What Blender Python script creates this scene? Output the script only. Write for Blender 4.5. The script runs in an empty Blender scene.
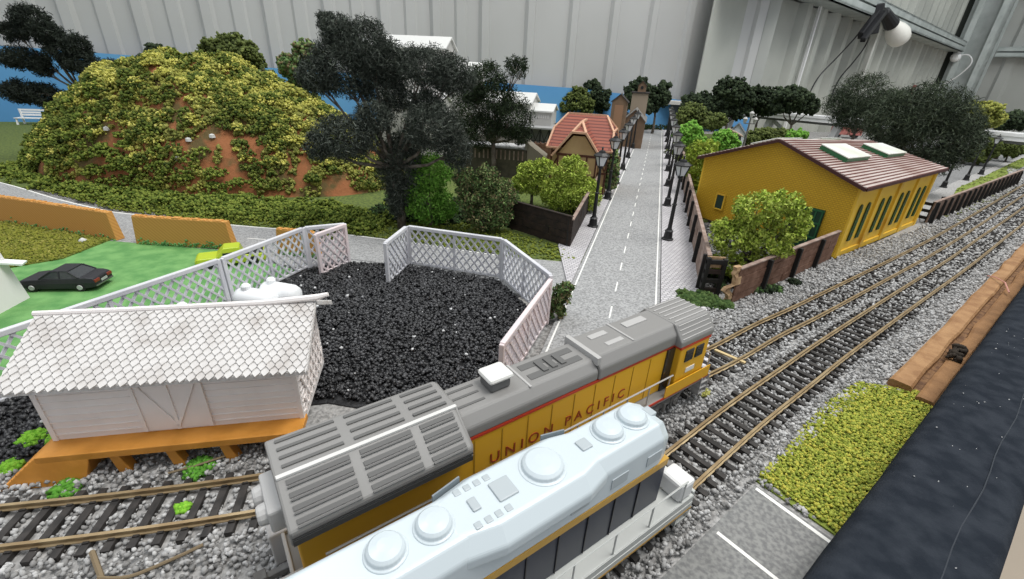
import bpy, bmesh, math, random
import numpy as np
from mathutils import Vector, Matrix, noise

# ------------------------------------------------------------------ camera, light, exposure
# All sizes below are written in centimetres and scaled to metres by CM: this is a 1:87 model railway.
CM = 0.01
SC = bpy.context.scene
COL = SC.collection
cam_data = bpy.data.cameras.new('camera')
cam_data.sensor_width = 36.0
cam_data.lens = 445.0 / 1024.0 * 36.0
cam_data.clip_start = 0.002
cam_data.clip_end = 60
cam = bpy.data.objects.new('camera', cam_data)
COL.objects.link(cam)
cam.matrix_world = Matrix(((0.99878, -0.04936, 0.0, 0.0), (0.02165, 0.43814, -0.89865, 0.0), (0.04436, 0.89755, 0.43867, 0.155), (0, 0, 0, 1)))
SC.camera = cam
w = bpy.data.worlds.new('world'); SC.world = w; w.use_nodes = True
w.node_tree.nodes['Background'].inputs[0].default_value = (0.90, 0.95, 1.0, 1)
w.node_tree.nodes['Background'].inputs[1].default_value = 0.62
def area(name, loc, target, size, power, col):
    d = bpy.data.lights.new(name, 'AREA'); d.shape = 'RECTANGLE'; d.size = size[0]; d.size_y = size[1]
    d.energy = power; d.color = col
    o = bpy.data.objects.new(name, d); COL.objects.link(o); o.location = loc
    o.rotation_euler = (Vector(target) - Vector(loc)).to_track_quat('-Z', 'Y').to_euler()
    return o
area('added_overhead_light', (0.9, 0.3, 2.6), (0.3, 0.6, 0.0), (1.6, 1.0), 62, (1.0, 0.98, 0.94))  # large soft area light added above the layout, no roof opening behind it
area('added_left_light', (-1.3, 1.0, 2.6), (-0.2, 0.6, 0.0), (1.6, 0.5), 22, (0.93, 0.97, 1.0))  # second overhead area light added on the left, no fixture behind it
area('added_right_light', (3.2, 1.0, 3.0), (2.2, 2.6, 0.6), (1.8, 1.2), 34, (0.95, 1.0, 0.97))  # area light added high on the right, aimed at the right wall
SC.view_settings.view_transform = 'Standard'
SC.view_settings.look = 'None'
SC.view_settings.exposure = 0.10
SC.view_settings.gamma = 1.0
SC.view_settings.use_curve_mapping = False

# ------------------------------------------------------------------ materials
MATS = {}
def mat(name, col, rough=0.7, col2=None, nscale=2.0, bump=0.0, bscale=8.0, metal=0.0, spec=0.4, island=None, detail=4.0, emit=0, lo=0.38, hi=0.62):
    """nscale and bscale are per centimetre; island = colours picked at random per loose piece"""
    if name in MATS: return MATS[name]
    m = bpy.data.materials.new(name); m.use_nodes = True; nt = m.node_tree; N = nt.nodes; L = nt.links
    b = N['Principled BSDF']; b.inputs['Roughness'].default_value = rough; b.inputs['Metallic'].default_value = metal
    b.inputs['Specular IOR Level'].default_value = spec
    b.inputs['Base Color'].default_value = (*col, 1)
    tc = N.new('ShaderNodeTexCoord')
    if col2 is not None:
        n = N.new('ShaderNodeTexNoise'); n.inputs['Scale'].default_value = nscale * 100; n.inputs['Detail'].default_value = detail
        L.new(tc.outputs['Object'], n.inputs['Vector'])
        r = N.new('ShaderNodeValToRGB'); r.color_ramp.elements[0].position = lo; r.color_ramp.elements[1].position = hi
        r.color_ramp.elements[0].color = (*col, 1); r.color_ramp.elements[1].color = (*col2, 1)
        L.new(n.outputs['Fac'], r.inputs['Fac']); out = r.outputs['Color']
        if island:
            g = N.new('ShaderNodeNewGeometry'); r2 = N.new('ShaderNodeValToRGB'); setramp(r2, island)
            L.new(g.outputs['Random Per Island'], r2.inputs['Fac'])
            mx = N.new('ShaderNodeMixRGB'); mx.inputs['Fac'].default_value = 0.5
            L.new(out, mx.inputs[1]); L.new(r2.outputs['Color'], mx.inputs[2]); out = mx.outputs[0]
        L.new(out, b.inputs['Base Color'])
    elif island:
        g = N.new('ShaderNodeNewGeometry'); r2 = N.new('ShaderNodeValToRGB'); setramp(r2, island)
        L.new(g.outputs['Random Per Island'], r2.inputs['Fac']); L.new(r2.outputs['Color'], b.inputs['Base Color'])
    if bump:
        n = N.new('ShaderNodeTexNoise'); n.inputs['Scale'].default_value = bscale * 100; n.inputs['Detail'].default_value = 5
        L.new(tc.outputs['Object'], n.inputs['Vector'])
        bp = N.new('ShaderNodeBump'); bp.inputs['Strength'].default_value = bump; bp.inputs['Distance'].default_value = 0.001
        L.new(n.outputs['Fac'], bp.inputs['Height']); L.new(bp.outputs['Normal'], b.inputs['Normal'])
    if emit:
        b.inputs['Emission Color'].default_value = (*col, 1); b.inputs['Emission Strength'].default_value = emit
    MATS[name] = m
    return m
def setramp(r, cols):
    e = r.color_ramp.elements
    e[0].position = 0; e[0].color = (*cols[0], 1); e[1].position = 1; e[1].color = (*cols[-1], 1)
    for i, c in enumerate(cols[1:-1]):
        x = e.new((i + 1) / (len(cols) - 1)); x.color = (*c, 1)
def bsdf(m): return m.node_tree.nodes['Principled BSDF']
def stripes(name, c1, c2, per_cm, axis, rough=0.6, bump=0.6, dist=0.0006, dirt=None):
    """wave lines across one object axis"""
    m = mat(name, c1, rough); nt = m.node_tree; N = nt.nodes; L = nt.links; b = bsdf(m)
    tc = N.new('ShaderNodeTexCoord'); wv = N.new('ShaderNodeTexWave'); wv.bands_direction = axis
    wv.inputs['Scale'].default_value = per_cm * 100 * 2 * math.pi / 20
    wv.inputs['Distortion'].default_value = 0.4; wv.inputs['Detail Scale'].default_value = 3
    L.new(tc.outputs['Object'], wv.inputs['Vector'])
    r = N.new('ShaderNodeValToRGB'); setramp(r, [c2, c1]); r.color_ramp.elements[0].position = 0.1; r.color_ramp.elements[1].position = 0.45
    L.new(wv.outputs['Fac'], r.inputs['Fac']); out = r.outputs['Color']
    if dirt:
        n = N.new('ShaderNodeTexNoise'); n.inputs['Scale'].default_value = 55; n.inputs['Detail'].default_value = 6
        L.new(tc.outputs['Object'], n.inputs['Vector']); r3 = N.new('ShaderNodeValToRGB'); setramp(r3, [(0, 0, 0), (1, 1, 1)])
        r3.color_ramp.elements[0].position = 0.45; r3.color_ramp.elements[1].position = 0.7
        L.new(n.outputs['Fac'], r3.inputs['Fac'])
        mx = N.new('ShaderNodeMixRGB'); L.new(r3.outputs['Color'], mx.inputs[0]); L.new(out, mx.inputs[1]); mx.inputs[2].default_value = (*dirt, 1); out = mx.outputs[0]
    L.new(out, b.inputs['Base Color'])
    bp = N.new('ShaderNodeBump'); bp.inputs['Strength'].default_value = bump; bp.inputs['Distance'].default_value = dist
    L.new(wv.outputs['Fac'], bp.inputs['Height']); L.new(bp.outputs['Normal'], b.inputs['Normal'])
    return m
def bricks(name, c1, c2, mortar, bw, bh, swap=False, rough=0.6, msize=0.05, bump=0.5):
    """brick courses; bw, bh in cm; swap puts the courses on the object's YZ plane instead of XZ"""
    m = mat(name, c1, rough); nt = m.node_tree; N = nt.nodes; L = nt.links; b = bsdf(m)
    tc = N.new('ShaderNodeTexCoord'); sp = N.new('ShaderNodeSeparateXYZ'); cb = N.new('ShaderNodeCombineXYZ')
    L.new(tc.outputs['Object'], sp.inputs[0])
    L.new(sp.outputs['Y' if swap else 'X'], cb.inputs[0]); L.new(sp.outputs['Z' if swap != 'flat' else 'Y'], cb.inputs[1])
    if swap == 'flat': L.new(sp.outputs['X'], cb.inputs[0])
    br = N.new('ShaderNodeTexBrick'); L.new(cb.outputs[0], br.inputs['Vector'])
    br.inputs['Scale'].default_value = 100.0; br.inputs['Brick Width'].default_value = bw; br.inputs['Row Height'].default_value = bh
    br.inputs['Mortar Size'].default_value = msize; br.inputs['Mortar Smooth'].default_value = 0.3
    for k, c in zip(('Color1', 'Color2', 'Mortar'), (c1, c2, mortar)): br.inputs[k].default_value = (*c, 1)
    L.new(br.outputs['Color'], b.inputs['Base Color'])
    inv = N.new('ShaderNodeMath'); inv.operation = 'SUBTRACT'; inv.inputs[0].default_value = 1.0; L.new(br.outputs['Fac'], inv.inputs[1])
    bp = N.new('ShaderNodeBump'); bp.inputs['Strength'].default_value = bump; bp.inputs['Distance'].default_value = 0.0004
    L.new(inv.outputs[0], bp.inputs['Height']); L.new(bp.outputs['Normal'], b.inputs['Normal'])
    return m

# ------------------------------------------------------------------ mesh building
class MB:
    def __init__(s): s.v = []; s.f = []
    def add(s, vs, fs):
        n = len(s.v); s.v += [tuple(map(float, p)) for p in vs]; s.f += [tuple(i + n for i in f) for f in fs]; return s
    def box(s, x0, x1, y0, y1, z0, z1):
        return s.hexa([(x0, y0, z0), (x1, y0, z0), (x1, y1, z0), (x0, y1, z0), (x0, y0, z1), (x1, y0, z1), (x1, y1, z1), (x0, y1, z1)])
    def hexa(s, p):
        return s.add(p, [(3, 2, 1, 0), (4, 5, 6, 7), (0, 1, 5, 4), (1, 2, 6, 5), (2, 3, 7, 6), (3, 0, 4, 7)])
    def bar(s, a, b, w, h=None, up=(0, 0, 1)):
        """a box beam from a to b, w wide and h deep"""
        h = h or w; a = Vector(a); b = Vector(b); d = (b - a).normalized(); u = Vector(up)
        if abs(d.dot(u)) > .97: u = Vector((1, 0, 0))
        sx = d.cross(u).normalized() * (w / 2); sy = sx.cross(d).normalized() * (h / 2)
        return s.hexa([a - sx - sy, a + sx - sy, b + sx - sy, b - sx - sy, a - sx + sy, a + sx + sy, b + sx + sy, b - sx + sy])
    def tube(s, pts, rs, n=8, cap=True):
        pts = [Vector(p) for p in pts]
        if not hasattr(rs, '__len__'): rs = [rs] * len(pts)
        vs = []; fs = []; prev = None
        for i, p in enumerate(pts):
            d = (pts[min(i + 1, len(pts) - 1)] - pts[max(i - 1, 0)]).normalized()
            if prev is None: u = d.orthogonal().normalized()
            else: u = (prev - d * prev.dot(d)); u = u.normalized() if u.length > 1e-6 else d.orthogonal().normalized()
            prev = u; v2 = d.cross(u)
            for k in range(n):
                a = 2 * math.pi * k / n; vs.append(p + (u * math.cos(a) + v2 * math.sin(a)) * rs[i])
        for i in range(len(pts) - 1):
            for k in range(n):
                k2 = (k + 1) % n; fs.append((i * n + k, i * n + k2, (i + 1) * n + k2, (i + 1) * n + k))
        if cap: fs.append(tuple(reversed(range(n)))); fs.append(tuple((len(pts) - 1) * n + k for k in range(n)))
        return s.add(vs, fs)
    def lathe(s, c, prof, n=16, axis=(0, 0, 1)):
        """prof = [(r, h)...] turned about axis through c"""
        ax = Vector(axis).normalized(); u = ax.orthogonal().normalized(); v2 = ax.cross(u); c = Vector(c); vs = []; fs = []
        for r, h in prof:
            for k in range(n):
                a = 2 * math.pi * (k + .5) / n; vs.append(c + ax * h + (u * math.cos(a) + v2 * math.sin(a)) * max(r, 1e-4))
        for i in range(len(prof) - 1):
            for k in range(n):
                k2 = (k + 1) % n; fs.append((i * n + k, i * n + k2, (i + 1) * n + k2, (i + 1) * n + k))
        fs.append(tuple(reversed(range(n)))); fs.append(tuple((len(prof) - 1) * n + k for k in range(n)))
        return s.add(vs, fs)
    def loft(s, secs, cap=True):
        """secs = [(x, [(y, z)...])...] closed cross-sections with the same count"""
        n = len(secs[0][1]); vs = [(x, y, z) for x, sec in secs for y, z in sec]; fs = []
        for i in range(len(secs) - 1):
            for k in range(n):
                k2 = (k + 1) % n; fs.append((i * n + k, (i + 1) * n + k, (i + 1) * n + k2, i * n + k2))
        if cap: fs.append(tuple(range(n))); fs.append(tuple(reversed([(len(secs) - 1) * n + k for k in range(n)])))
        return s.add(vs, fs)
    def prism(s, poly, z0, z1):
        n = len(poly); vs = [(x, y, z0) for x, y in poly] + [(x, y, z1) for x, y in poly]
        return s.add(vs, [tuple(reversed(range(n))), tuple(range(n, 2 * n))] + [(i, (i + 1) % n, (i + 1) % n + n, i + n) for i in range(n)])
    def obj(s, name, m, thing=None, org=None, bevel=0, smooth=False, seg=2):
        return link(name, s.v, s.f, m, thing, org, bevel, smooth, seg)
    def xf(s, M):
        s.v = [tuple(M @ Vector(p)) for p in s.v]; return s
ORG = {}
def link(name, v, f, m, thing=None, org=None, bevel=0, smooth=False, seg=2):
    me = bpy.data.meshes.new(name)
    if org is None:
        org = ORG.get(thing.name, (0, 0, 0)) if thing is not None else (0, 0, 0)
    vv = (np.asarray(v, dtype=np.float64) - np.asarray(org)) * CM
    me.from_pydata(vv.tolist() if len(vv) < 200000 else vv, [], f)
    if isinstance(m, (list, tuple)):
        for q in m: me.materials.append(q)
    else: me.materials.append(m)
    bm = bmesh.new(); bm.from_mesh(me); bmesh.ops.recalc_face_normals(bm, faces=bm.faces); bm.to_mesh(me); bm.free()
    if smooth: me.polygons.foreach_set('use_smooth', [True] * len(me.polygons))
    o = bpy.data.objects.new(name, me); COL.objects.link(o)
    if thing is not None: o.parent = thing
    else: o.location = tuple(np.asarray(org) * CM)
    if bevel:
        b = o.modifiers.new('bevel', 'BEVEL'); b.width = bevel * CM; b.segments = seg; b.limit_method = 'ANGLE'; b.angle_limit = math.radians(35)
    return o
def fast(name, verts, faces, m, thing=None, org=None):
    """numpy arrays: verts (n,3) in cm, faces (m,3)"""
    if org is None: org = ORG.get(thing.name, (0, 0, 0)) if thing is not None else (0, 0, 0)
    v = ((verts - np.asarray(org)) * CM).astype(np.float32); f = faces.astype(np.int32)
    me = bpy.data.meshes.new(name); me.vertices.add(len(v)); me.vertices.foreach_set('co', v.ravel())
    me.loops.add(f.size); me.loops.foreach_set('vertex_index', f.ravel())
    k = f.shape[1]; me.polygons.add(len(f)); me.polygons.foreach_set('loop_start', np.arange(0, f.size, k, dtype=np.int32))
    me.update(calc_edges=True); me.materials.append(m)
    o = bpy.data.objects.new(name, me); COL.objects.link(o)
    if thing is not None: o.parent = thing
    else: o.location = tuple(np.asarray(org) * CM)
    return o
def tag(o, label, cat, group=None, kind=None):
    if label: o['label'] = label
    if cat: o['category'] = cat
    if group: o['group'] = group
    if kind: o['kind'] = kind
    return o
def thing(name, label, cat, loc=(0, 0, 0), group=None, kind=None, local=False):
    """an Empty at the thing's base; parts are written in world centimetres, or about the origin when local"""
    o = bpy.data.objects.new(name, None); COL.objects.link(o); o.empty_display_size = 0.01
    o.location = tuple(np.asarray(loc) * CM); ORG[o.name] = (0, 0, 0) if local else tuple(loc)
    return tag(o, label, cat, group, kind)
def put(o, loc, rotz=0.0):
    o.location = tuple(np.asarray(loc) * CM); o.rotation_euler = (0, 0, rotz); return o
def dup(root, loc, rotz, label, group=None, scale=1.0):
    r = root.copy(); COL.objects.link(r); r.location = tuple(np.asarray(loc) * CM); r.rotation_euler = (0, 0, rotz); r['label'] = label
    r.scale = (scale,) * 3
    if group: r['group'] = group
    for ch in list(root.children):
        c = ch.copy(); COL.objects.link(c); c.parent = r
        for g in list(ch.children):
            d = g.copy(); COL.objects.link(d); d.parent = c
    return r
def part_label(o, t): o['label'] = t; return o
def smooth_path(pts, n=6):
    """Catmull-Rom through 2-D or 3-D points"""
    P = [np.array(p, float) for p in pts]; out = []
    for i in range(len(P) - 1):
        a, b, c, d = P[max(i - 1, 0)], P[i], P[i + 1], P[min(i + 2, len(P) - 1)]
        for k in range(n):
            t = k / n; out.append(.5 * ((2 * b) + (c - a) * t + (2 * a - 5 * b + 4 * c - d) * t * t + (3 * b - a - 3 * c + d) * t ** 3))
    out.append(P[-1]); return np.array(out)
def inside(poly, x, y):
    r = np.zeros(len(x), bool); n = len(poly)
    for i in range(n):
        x1, y1 = poly[i]; x2, y2 = poly[(i + 1) % n]
        if y1 == y2: continue
        c = ((y1 > y) != (y2 > y)) & (x < (x2 - x1) * (y - y1) / (y2 - y1) + x1); r ^= c
    return r

# ------------------------------------------------------------------ foliage and stones
OCT_V = np.array([(1, 0, 0), (-1, 0, 0), (0, 1, 0), (0, -1, 0), (0, 0, 1), (0, 0, -1)], float)
OCT_F = np.array([(0, 2, 4), (2, 1, 4), (1, 3, 4), (3, 0, 4), (2, 0, 5), (1, 2, 5), (3, 1, 5), (0, 3, 5)])
_bm = bmesh.new(); bmesh.ops.create_icosphere(_bm, subdivisions=1, radius=1.0)
ICO_V = np.array([v.co[:] for v in _bm.verts]); ICO_F = np.array([[v.index for v in f.verts] for f in _bm.faces]); _bm.free()
def rand_rot(rng, n):
    q = rng.normal(size=(n, 4)); q /= np.linalg.norm(q, axis=1)[:, None]; a, b, c, d = q.T
    return np.stack([np.stack([1 - 2 * (c * c + d * d), 2 * (b * c - a * d), 2 * (b * d + a * c)], -1),
                     np.stack([2 * (b * c + a * d), 1 - 2 * (b * b + d * d), 2 * (c * d - a * b)], -1),
                     np.stack([2 * (b * d - a * c), 2 * (c * d + a * b), 1 - 2 * (b * b + c * c)], -1)], 1)
def scatter(rng, P, size, base='oct', var=0.4, squash=(1, 1, 1)):
    n = len(P); V, F = (OCT_V, OCT_F) if base == 'oct' else (ICO_V, ICO_F) if base == 'ico' else base
    k = len(V); S = (size * (1 + var * rng.uniform(-1, 1, n)))[:, None, None]
    J = V[None] * np.array(squash)[None, None] * (1 + .35 * rng.uniform(-1, 1, (n, k, 1)))
    J = np.einsum('nij,nkj->nki', rand_rot(rng, n), J) * S + P[:, None]
    return J.reshape(-1, 3), (F[None] + (np.arange(n) * k)[:, None, None]).reshape(-1, F.shape[1])
LEAF = (np.array([(-1, 0, 0), (0, -.55, .15), (1, 0, 0), (0, .55, .15)], float), np.array([(0, 1, 2), (0, 2, 3)]))
STRAND = (np.array([(-1, -.12, 0), (-.9, .12, 0), (0, .14, .28), (.1, -.12, .25), (1, .1, 0), (.95, -.1, 0.02)], float), np.array([(0, 1, 3), (1, 2, 3), (3, 2, 5), (2, 4, 5)]))
def crown_points(rng, lobes, n, clump=0.3, shell=0.45):
    """points in small clumps spread over the outer part of each lobe"""
    wts = np.array([l[3] * l[4] + l[4] * l[5] + l[3] * l[5] for l in lobes]); wts = wts / wts.sum(); out = []
    for l, wt in zip(lobes, wts):
        m = max(8, int(n * wt)); c = np.array(l[:3]); r = np.array(l[3:6]); k = max(5, m // 26)
        d = rng.normal(size=(k, 3)); d /= np.linalg.norm(d, axis=1)[:, None]
        cc = c + d * r * rng.uniform(shell, .95, (k, 1)) ** 0.6
        idx = rng.integers(0, k, m); e = rng.normal(size=(m, 3)); e /= np.linalg.norm(e, axis=1)[:, None]
        out.append(cc[idx] + e * (rng.uniform(0.2, 1, (m, 1)) ** .5) * clump * r.mean())
    return np.concatenate(out)

# ------------------------------------------------------------------ the hall
U = np.array([0.8136, 0.5814])                       # along the straight tracks and the table edge
EU = np.array([0.79, 0.613]); EN = np.array([0.613, -0.79])   # table edge direction and its outward normal
def edge(s, n): return tuple(EU * s + EN * n)
M_sheet = mat('painted sheet metal', (0.42, 0.42, 0.41), 0.38, (0.47, 0.47, 0.465), 0.02, spec=0.5)
M_sheet2 = mat('dull sheet metal', (0.47, 0.48, 0.44), 0.55, (0.36, 0.37, 0.34), 0.03)
M_sheet3 = mat('grey sheet metal', (0.42, 0.43, 0.41), 0.5, (0.36, 0.37, 0.35), 0.02)  # mid grey sheet for the far wall and the corner flashing
M_galv = mat('galvanised steel', (0.47, 0.51, 0.50), 0.45, (0.36, 0.40, 0.39), 0.12, spec=0.6)
M_black = mat('black plastic', (0.012, 0.012, 0.014), 0.4)
M_white = mat('white plastic', (0.80, 0.80, 0.80), 0.35)
def struct(name, o): o.name = name; o['kind'] = 'structure'; return o
def corrugated(name, p0, d, s0, s1, first, pitch, rib, depth, z0, z1, m, nrm, minor=-1e9):
    """folded sheet: flat pans with trapezoid ribs standing depth proud along nrm"""
    prof = [(s0, 0)]; s = first
    while s < s1 - rib:
        if s > s0: prof += [(s, 0), (s + rib * .22, depth), (s + rib * .78, depth), (s + rib, 0)]
        if s0 < s < minor: prof += [(s + pitch * .5, 0), (s + pitch * .54, depth * .5), (s + pitch * .72, depth * .5), (s + pitch * .76, 0)]
        s += pitch
    prof.append((s1, 0)); v = []; f = []
    for s, h in prof:
        q = np.array(p0) + np.array(d) * s + np.array(nrm) * h; v += [(q[0], q[1], z0), (q[0], q[1], z1)]
    for s, h in reversed(prof):
        q = np.array(p0) + np.array(d) * s + np.array(nrm) * (h - .4); v += [(q[0], q[1], z0), (q[0], q[1], z1)]
    n = len(v) // 2
    for i in range(n): j = (i + 1) % n; f.append((2 * i, 2 * j, 2 * j + 1, 2 * i + 1))
    return struct(name, link(name, v, f, m))
W1 = np.array([-119.4, 110.7]); WD = np.array([0.942, 0.3354]); WN = np.array([0.3354, -0.942])
corrugated('wall_back', W1, WD, -120, 217, 140.5 - 14.0 * 18, 14.0, 3.6, 1.0, -90, 150, M_sheet, WN, minor=112)
RD = np.array([0.7509, 0.6605]); RN = np.array([0.6605, -0.7509]); P0 = np.array([117.4, 232.0]) * .885
corrugated('wall_right', P0, RD, -60, 304, 4, 17, 8, 3.0, -90, 190, M_sheet2, RN)
FD = np.array([0.6605, -0.7509]); PF = P0 + RD * 310 + RN * 17
corrugated('wall_far', PF + RD * 22, FD, -17, 420, 16, 27, 9, 2.5, -90, 210, M_sheet3, -RD)
mb = MB(); mb.prism([(-400, -250), (700, -250), (900, 700), (-400, 700)], -92, -90)
struct('floor', mb.obj('floor', mat('tan concrete', (0.50, 0.42, 0.33), 0.7, (0.44, 0.37, 0.30), 0.02)))
# the strip of corner flashing at the end of the back wall and the bright joint beside it
q = W1 + WD * 217; mb = MB(); mb.bar((q[0] + 1, q[1] + 2, -90), (q[0] + 1, q[1] + 2, 150), 5, 4); struct('trim_1', mb.obj('trim_1', M_sheet3))
q = P0 + RD * 17.5 + RN * 3; mb = MB(); mb.bar((q[0], q[1], -90), (q[0], q[1], 160), 1.3, 1.0, (RN[0], RN[1], 0)); struct('trim_2', mb.obj('trim_2', M_white))
# roof girt along the right wall, pillar in the corner and girts of the far wall
def wr(s, n=0, z=0): q = P0 + RD * s + RN * n; return (q[0], q[1], z)
def girt(name, a, b, z0, z1, out, dep, m=None):
    """lipped C-section between two plan points, open side facing out"""
    a = np.array(a); b = np.array(b); o = np.array(out) * dep; g = MB()
    for (n0, n1, h0, h1) in ((0, 1, z1 - .8, z1), (0, 1, z0, z0 + .8), (0, .12, z0, z1), (.86, 1, z1 - 3, z1), (.86, 1, z0, z0 + 3)):
        p = [(*(a + o * n0), h0), (*(b + o * n0), h0), (*(b + o * n1), h0), (*(a + o * n1), h0)]
        g.hexa(p + [(x, y, h1) for x, y, _ in p])
    return struct(name, g.obj(name, m or M_galv))
girt('trim_3', wr(-60)[:2], wr(300)[:2], 44.8, 51.6, RN, 12)
girt('trim_4', wr(-60)[:2], wr(300)[:2], 92, 102, RN, 12)
g = MB(); pc = PF
for a0, a1, b0, b1 in ((-11, -8.5, -8, 8), (8.5, 11, -8, 8), (-8.5, 8.5, 1, 2.5), (-11, -5, -8, -6.8), (5, 11, -8, -6.8)):
    p = [(*(pc + FD * a + RD * b), -90) for a, b in ((a0, b0), (a1, b0), (a1, b1), (a0, b1))]; g.hexa(p + [(x, y, 210) for x, y, _ in p])
for z in range(-60, 200, 16):
    for a in (-7.5, 7.5):
        q = pc + FD * a - RD * 8; g.lathe((q[0], q[1], z), [(.6, -.5), (.6, .5)], 6, (RD[0], RD[1], 0))
struct('column_corner', g.obj('column_corner', mat('pale galvanised steel', (0.52, 0.56, 0.55), 0.45, (0.42, 0.46, 0.45), 0.12, spec=.6)))
girt('trim_5', PF + FD * 11 + RD * 20, PF + FD * 400 + RD * 20, 42.5, 49.5, -RD, 8)
girt('trim_6', PF + FD * 11 + RD * 20, PF + FD * 400 + RD * 20, 90, 97, -RD, 8)
g = MB(); a = P0 + RD * 305; b = a + RN * 6.2
g.hexa([(*(a), -90), (*(b), -90), (*(b + RD * 4), -90), (*(a + RD * 4), -90), (*(a), 210), (*(b), 210), (*(b + RD * 4), 210), (*(a + RD * 4), 210)])
struct('trim_7', g.obj('trim_7', mat('dark rubber', (0.03, 0.035, 0.03), 0.8)))
# clip lamp on the girt
L0 = np.array(wr(60, 12, 43.5)); LK = .60
t = thing('clip_lamp', 'black clip lamp with white reflector bulb clamped on the steel girt', 'lamp', L0)
dR = np.array([RD[0], RD[1], 0]); dN = np.array([RN[0], RN[1], 0]); Z = np.array([0, 0, 1.])
def lq(a, b, c): return L0 + (dR * a + Z * b + dN * c) * LK
g = MB(); g.bar(lq(-26, -12, 1), lq(2, 9, 1), 2.0, 3.2); g.bar(lq(-28, -15, 4), lq(0, 5, 4), 2, 2); g.bar(lq(-6, 10, 0), lq(-2, -9, 2), 2.6, 3.4); g.bar(lq(-4, 7, 1), lq(12, 6, 1), 2.4, 2.4)
g.obj('clamp', M_black, t, bevel=.3)
ax = (dR * .84 - Z * .40 + dN * .22); ax /= np.linalg.norm(ax); s0 = lq(14, 6, 1)
g = MB(); g.lathe(s0, [(r * LK, h * LK) for r, h in ((2.2, -3), (3.6, -1.5), (4.4, 8), (5.2, 14), (5, 15))], 14, ax); g.obj('lamp_socket', M_black, t)
g = MB(); g.lathe(s0, [(r * LK, h * LK) for r, h in ((3.4, 14), (4.6, 17), (7.2, 25), (8.0, 30), (7.2, 35), (4.5, 38), (.3, 39))], 20, ax); g.obj('bulb', mat('frosted bulb', (0.86, 0.84, 0.78), 0.3), t, smooth=True)
for k, (s, wv) in enumerate(((62, 8), (76, 2))):
    pts = [lq(-6, 4, 0), wr(s - wv, 8, 36), wr(s - 2 * wv, 6, 28), wr(s - 6 - 2.5 * wv, 4, 19), wr(s - 8 - 3 * wv, 4, 8)]
    g = MB(); g.tube([tuple(p) for p in smooth_path(pts, 5)], .30, 6); g.obj('cord', M_black, t)
g = MB(); a = wr(92, 5, -60); b = wr(96, 5, 46); g.bar(a, b, 3.0, 2.0, (RN[0], RN[1], 0)); tag(g.obj('wall_batten', mat('pale wood batten', (0.60, 0.60, 0.56), 0.6), org=wr(92, 5, -60), bevel=.2), 'pale upright batten on the metal wall below the clip lamp', 'batten')
g = MB()
g.hexa([wr(222, 3.5, 13), wr(228, 3.5, 13), wr(228, 4.2, 13), wr(222, 4.2, 13), wr(228, 3.5, 20), wr(235, 3.5, 20), wr(235, 4.2, 20), wr(228, 4.2, 20)])
tag(g.obj('wall_plate', mat('maroon tape', (0.20, 0.07, 0.06), 0.6), org=wr(225, 3.5, 13)), 'small maroon plate on the metal wall above the dark trees', 'plate')
c = np.array([*(PF - FD * 8 - RD * 10), 41.0]); t = thing('junction_box', 'white junction box with looping white cord on the corner pillar', 'socket', c)
g = MB(); g.lathe(c, [(2.6, -1.5), (3.4, 0), (3.1, 2), (1.6, 3)], 12, (-RD[0], -RD[1], 0)); g.bar(c, c + Z * 4, 3.2, 2.6); g.obj('box_body', M_white, t, bevel=.3)
pts = [c + np.array([FD[0], FD[1], 0]) * a * .5 + Z * b * .5 - np.array([RD[0], RD[1], 0]) for a, b in ((2, 2), (14, 3), (21, -8), (12, -26), (-4, -42), (-14, -60))]
g = MB(); g.tube([tuple(p) for p in smooth_path(pts, 5)], .45, 6); g.obj('cord', M_white, t)

# ------------------------------------------------------------------ the table and its surfaces
M_ballast = mat('ballast bed', (0.23, 0.225, 0.22), 0.95, (0.42, 0.41, 0.40), 4.5, bump=1.0, bscale=4.0)
M_road = mat('asphalt paper', (0.20, 0.20, 0.20), 0.85, (0.40, 0.40, 0.40), 7, bump=.15, bscale=12, lo=.35, hi=.65)
M_paint = mat('white road paint', (0.78, 0.77, 0.74), 0.7)
M_turf = mat('dark green turf', (0.060, 0.085, 0.022), 0.95, (0.13, 0.17, 0.035), 3, bump=.9, bscale=6)
M_grass = mat('yellow green turf', (0.22, 0.27, 0.045), 0.95, (0.13, 0.18, 0.03), 4, bump=.9, bscale=6)
M_green = mat('green painted board', (0.09, 0.25, 0.07), 0.75, (0.16, 0.35, 0.11), 0.8, bump=.3, bscale=5)
M_wood = mat('bare pine', (0.36, 0.20, 0.09), 0.7, (0.25, 0.125, 0.05), 0.9, bump=.7, bscale=4)
M_soil = mat('grey coarse ground', (0.15, 0.145, 0.14), 0.95, (0.34, 0.33, 0.32), 3.5, bump=1.0, bscale=4)
def slab(name, poly, z0, z1, m, label=None, cat=None):
    g = MB(); g.prism(poly, z0, z1); o = g.obj(name, m); o['kind'] = 'structure'
    return o
BW = lambda s, n=0: tuple(W1 + WD * s + WN * n)
e0 = edge(-60, 2.2); e1 = edge(330, 2.2)
slab('layout_table', [e0, e1, BW(330, 10), BW(-60, 3), (-150, 20), (-90, -45)], -6, -0.25, M_soil)
slab('trim_8', [edge(-60, 1.0), edge(330, 1.0), edge(330, 2.1), edge(-60, 2.1)], -20, 0.4, M_wood)
slab('ballast_ground', [(-40, -2), (-20, -14), edge(0, -1), edge(300, -1.5), (160, 160), (70, 79), (54, 58.5), (33, 42.5), (22, 37), (14, 31), (-3, 18), (-9, 18), (-24, 15), (-34, 13)], -0.3, 0.02, M_ballast)
slab('turf_ground', [(-140, 20), (-60, 54), (-29, 43.4), (-16, 42.2), (-1, 38.6), (6.3, 37.9), (12, 60), (44, 172), BW(140, 3.2), BW(-30, 3.2), (-150, 60)], -0.3, 0.03, M_turf)
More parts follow.
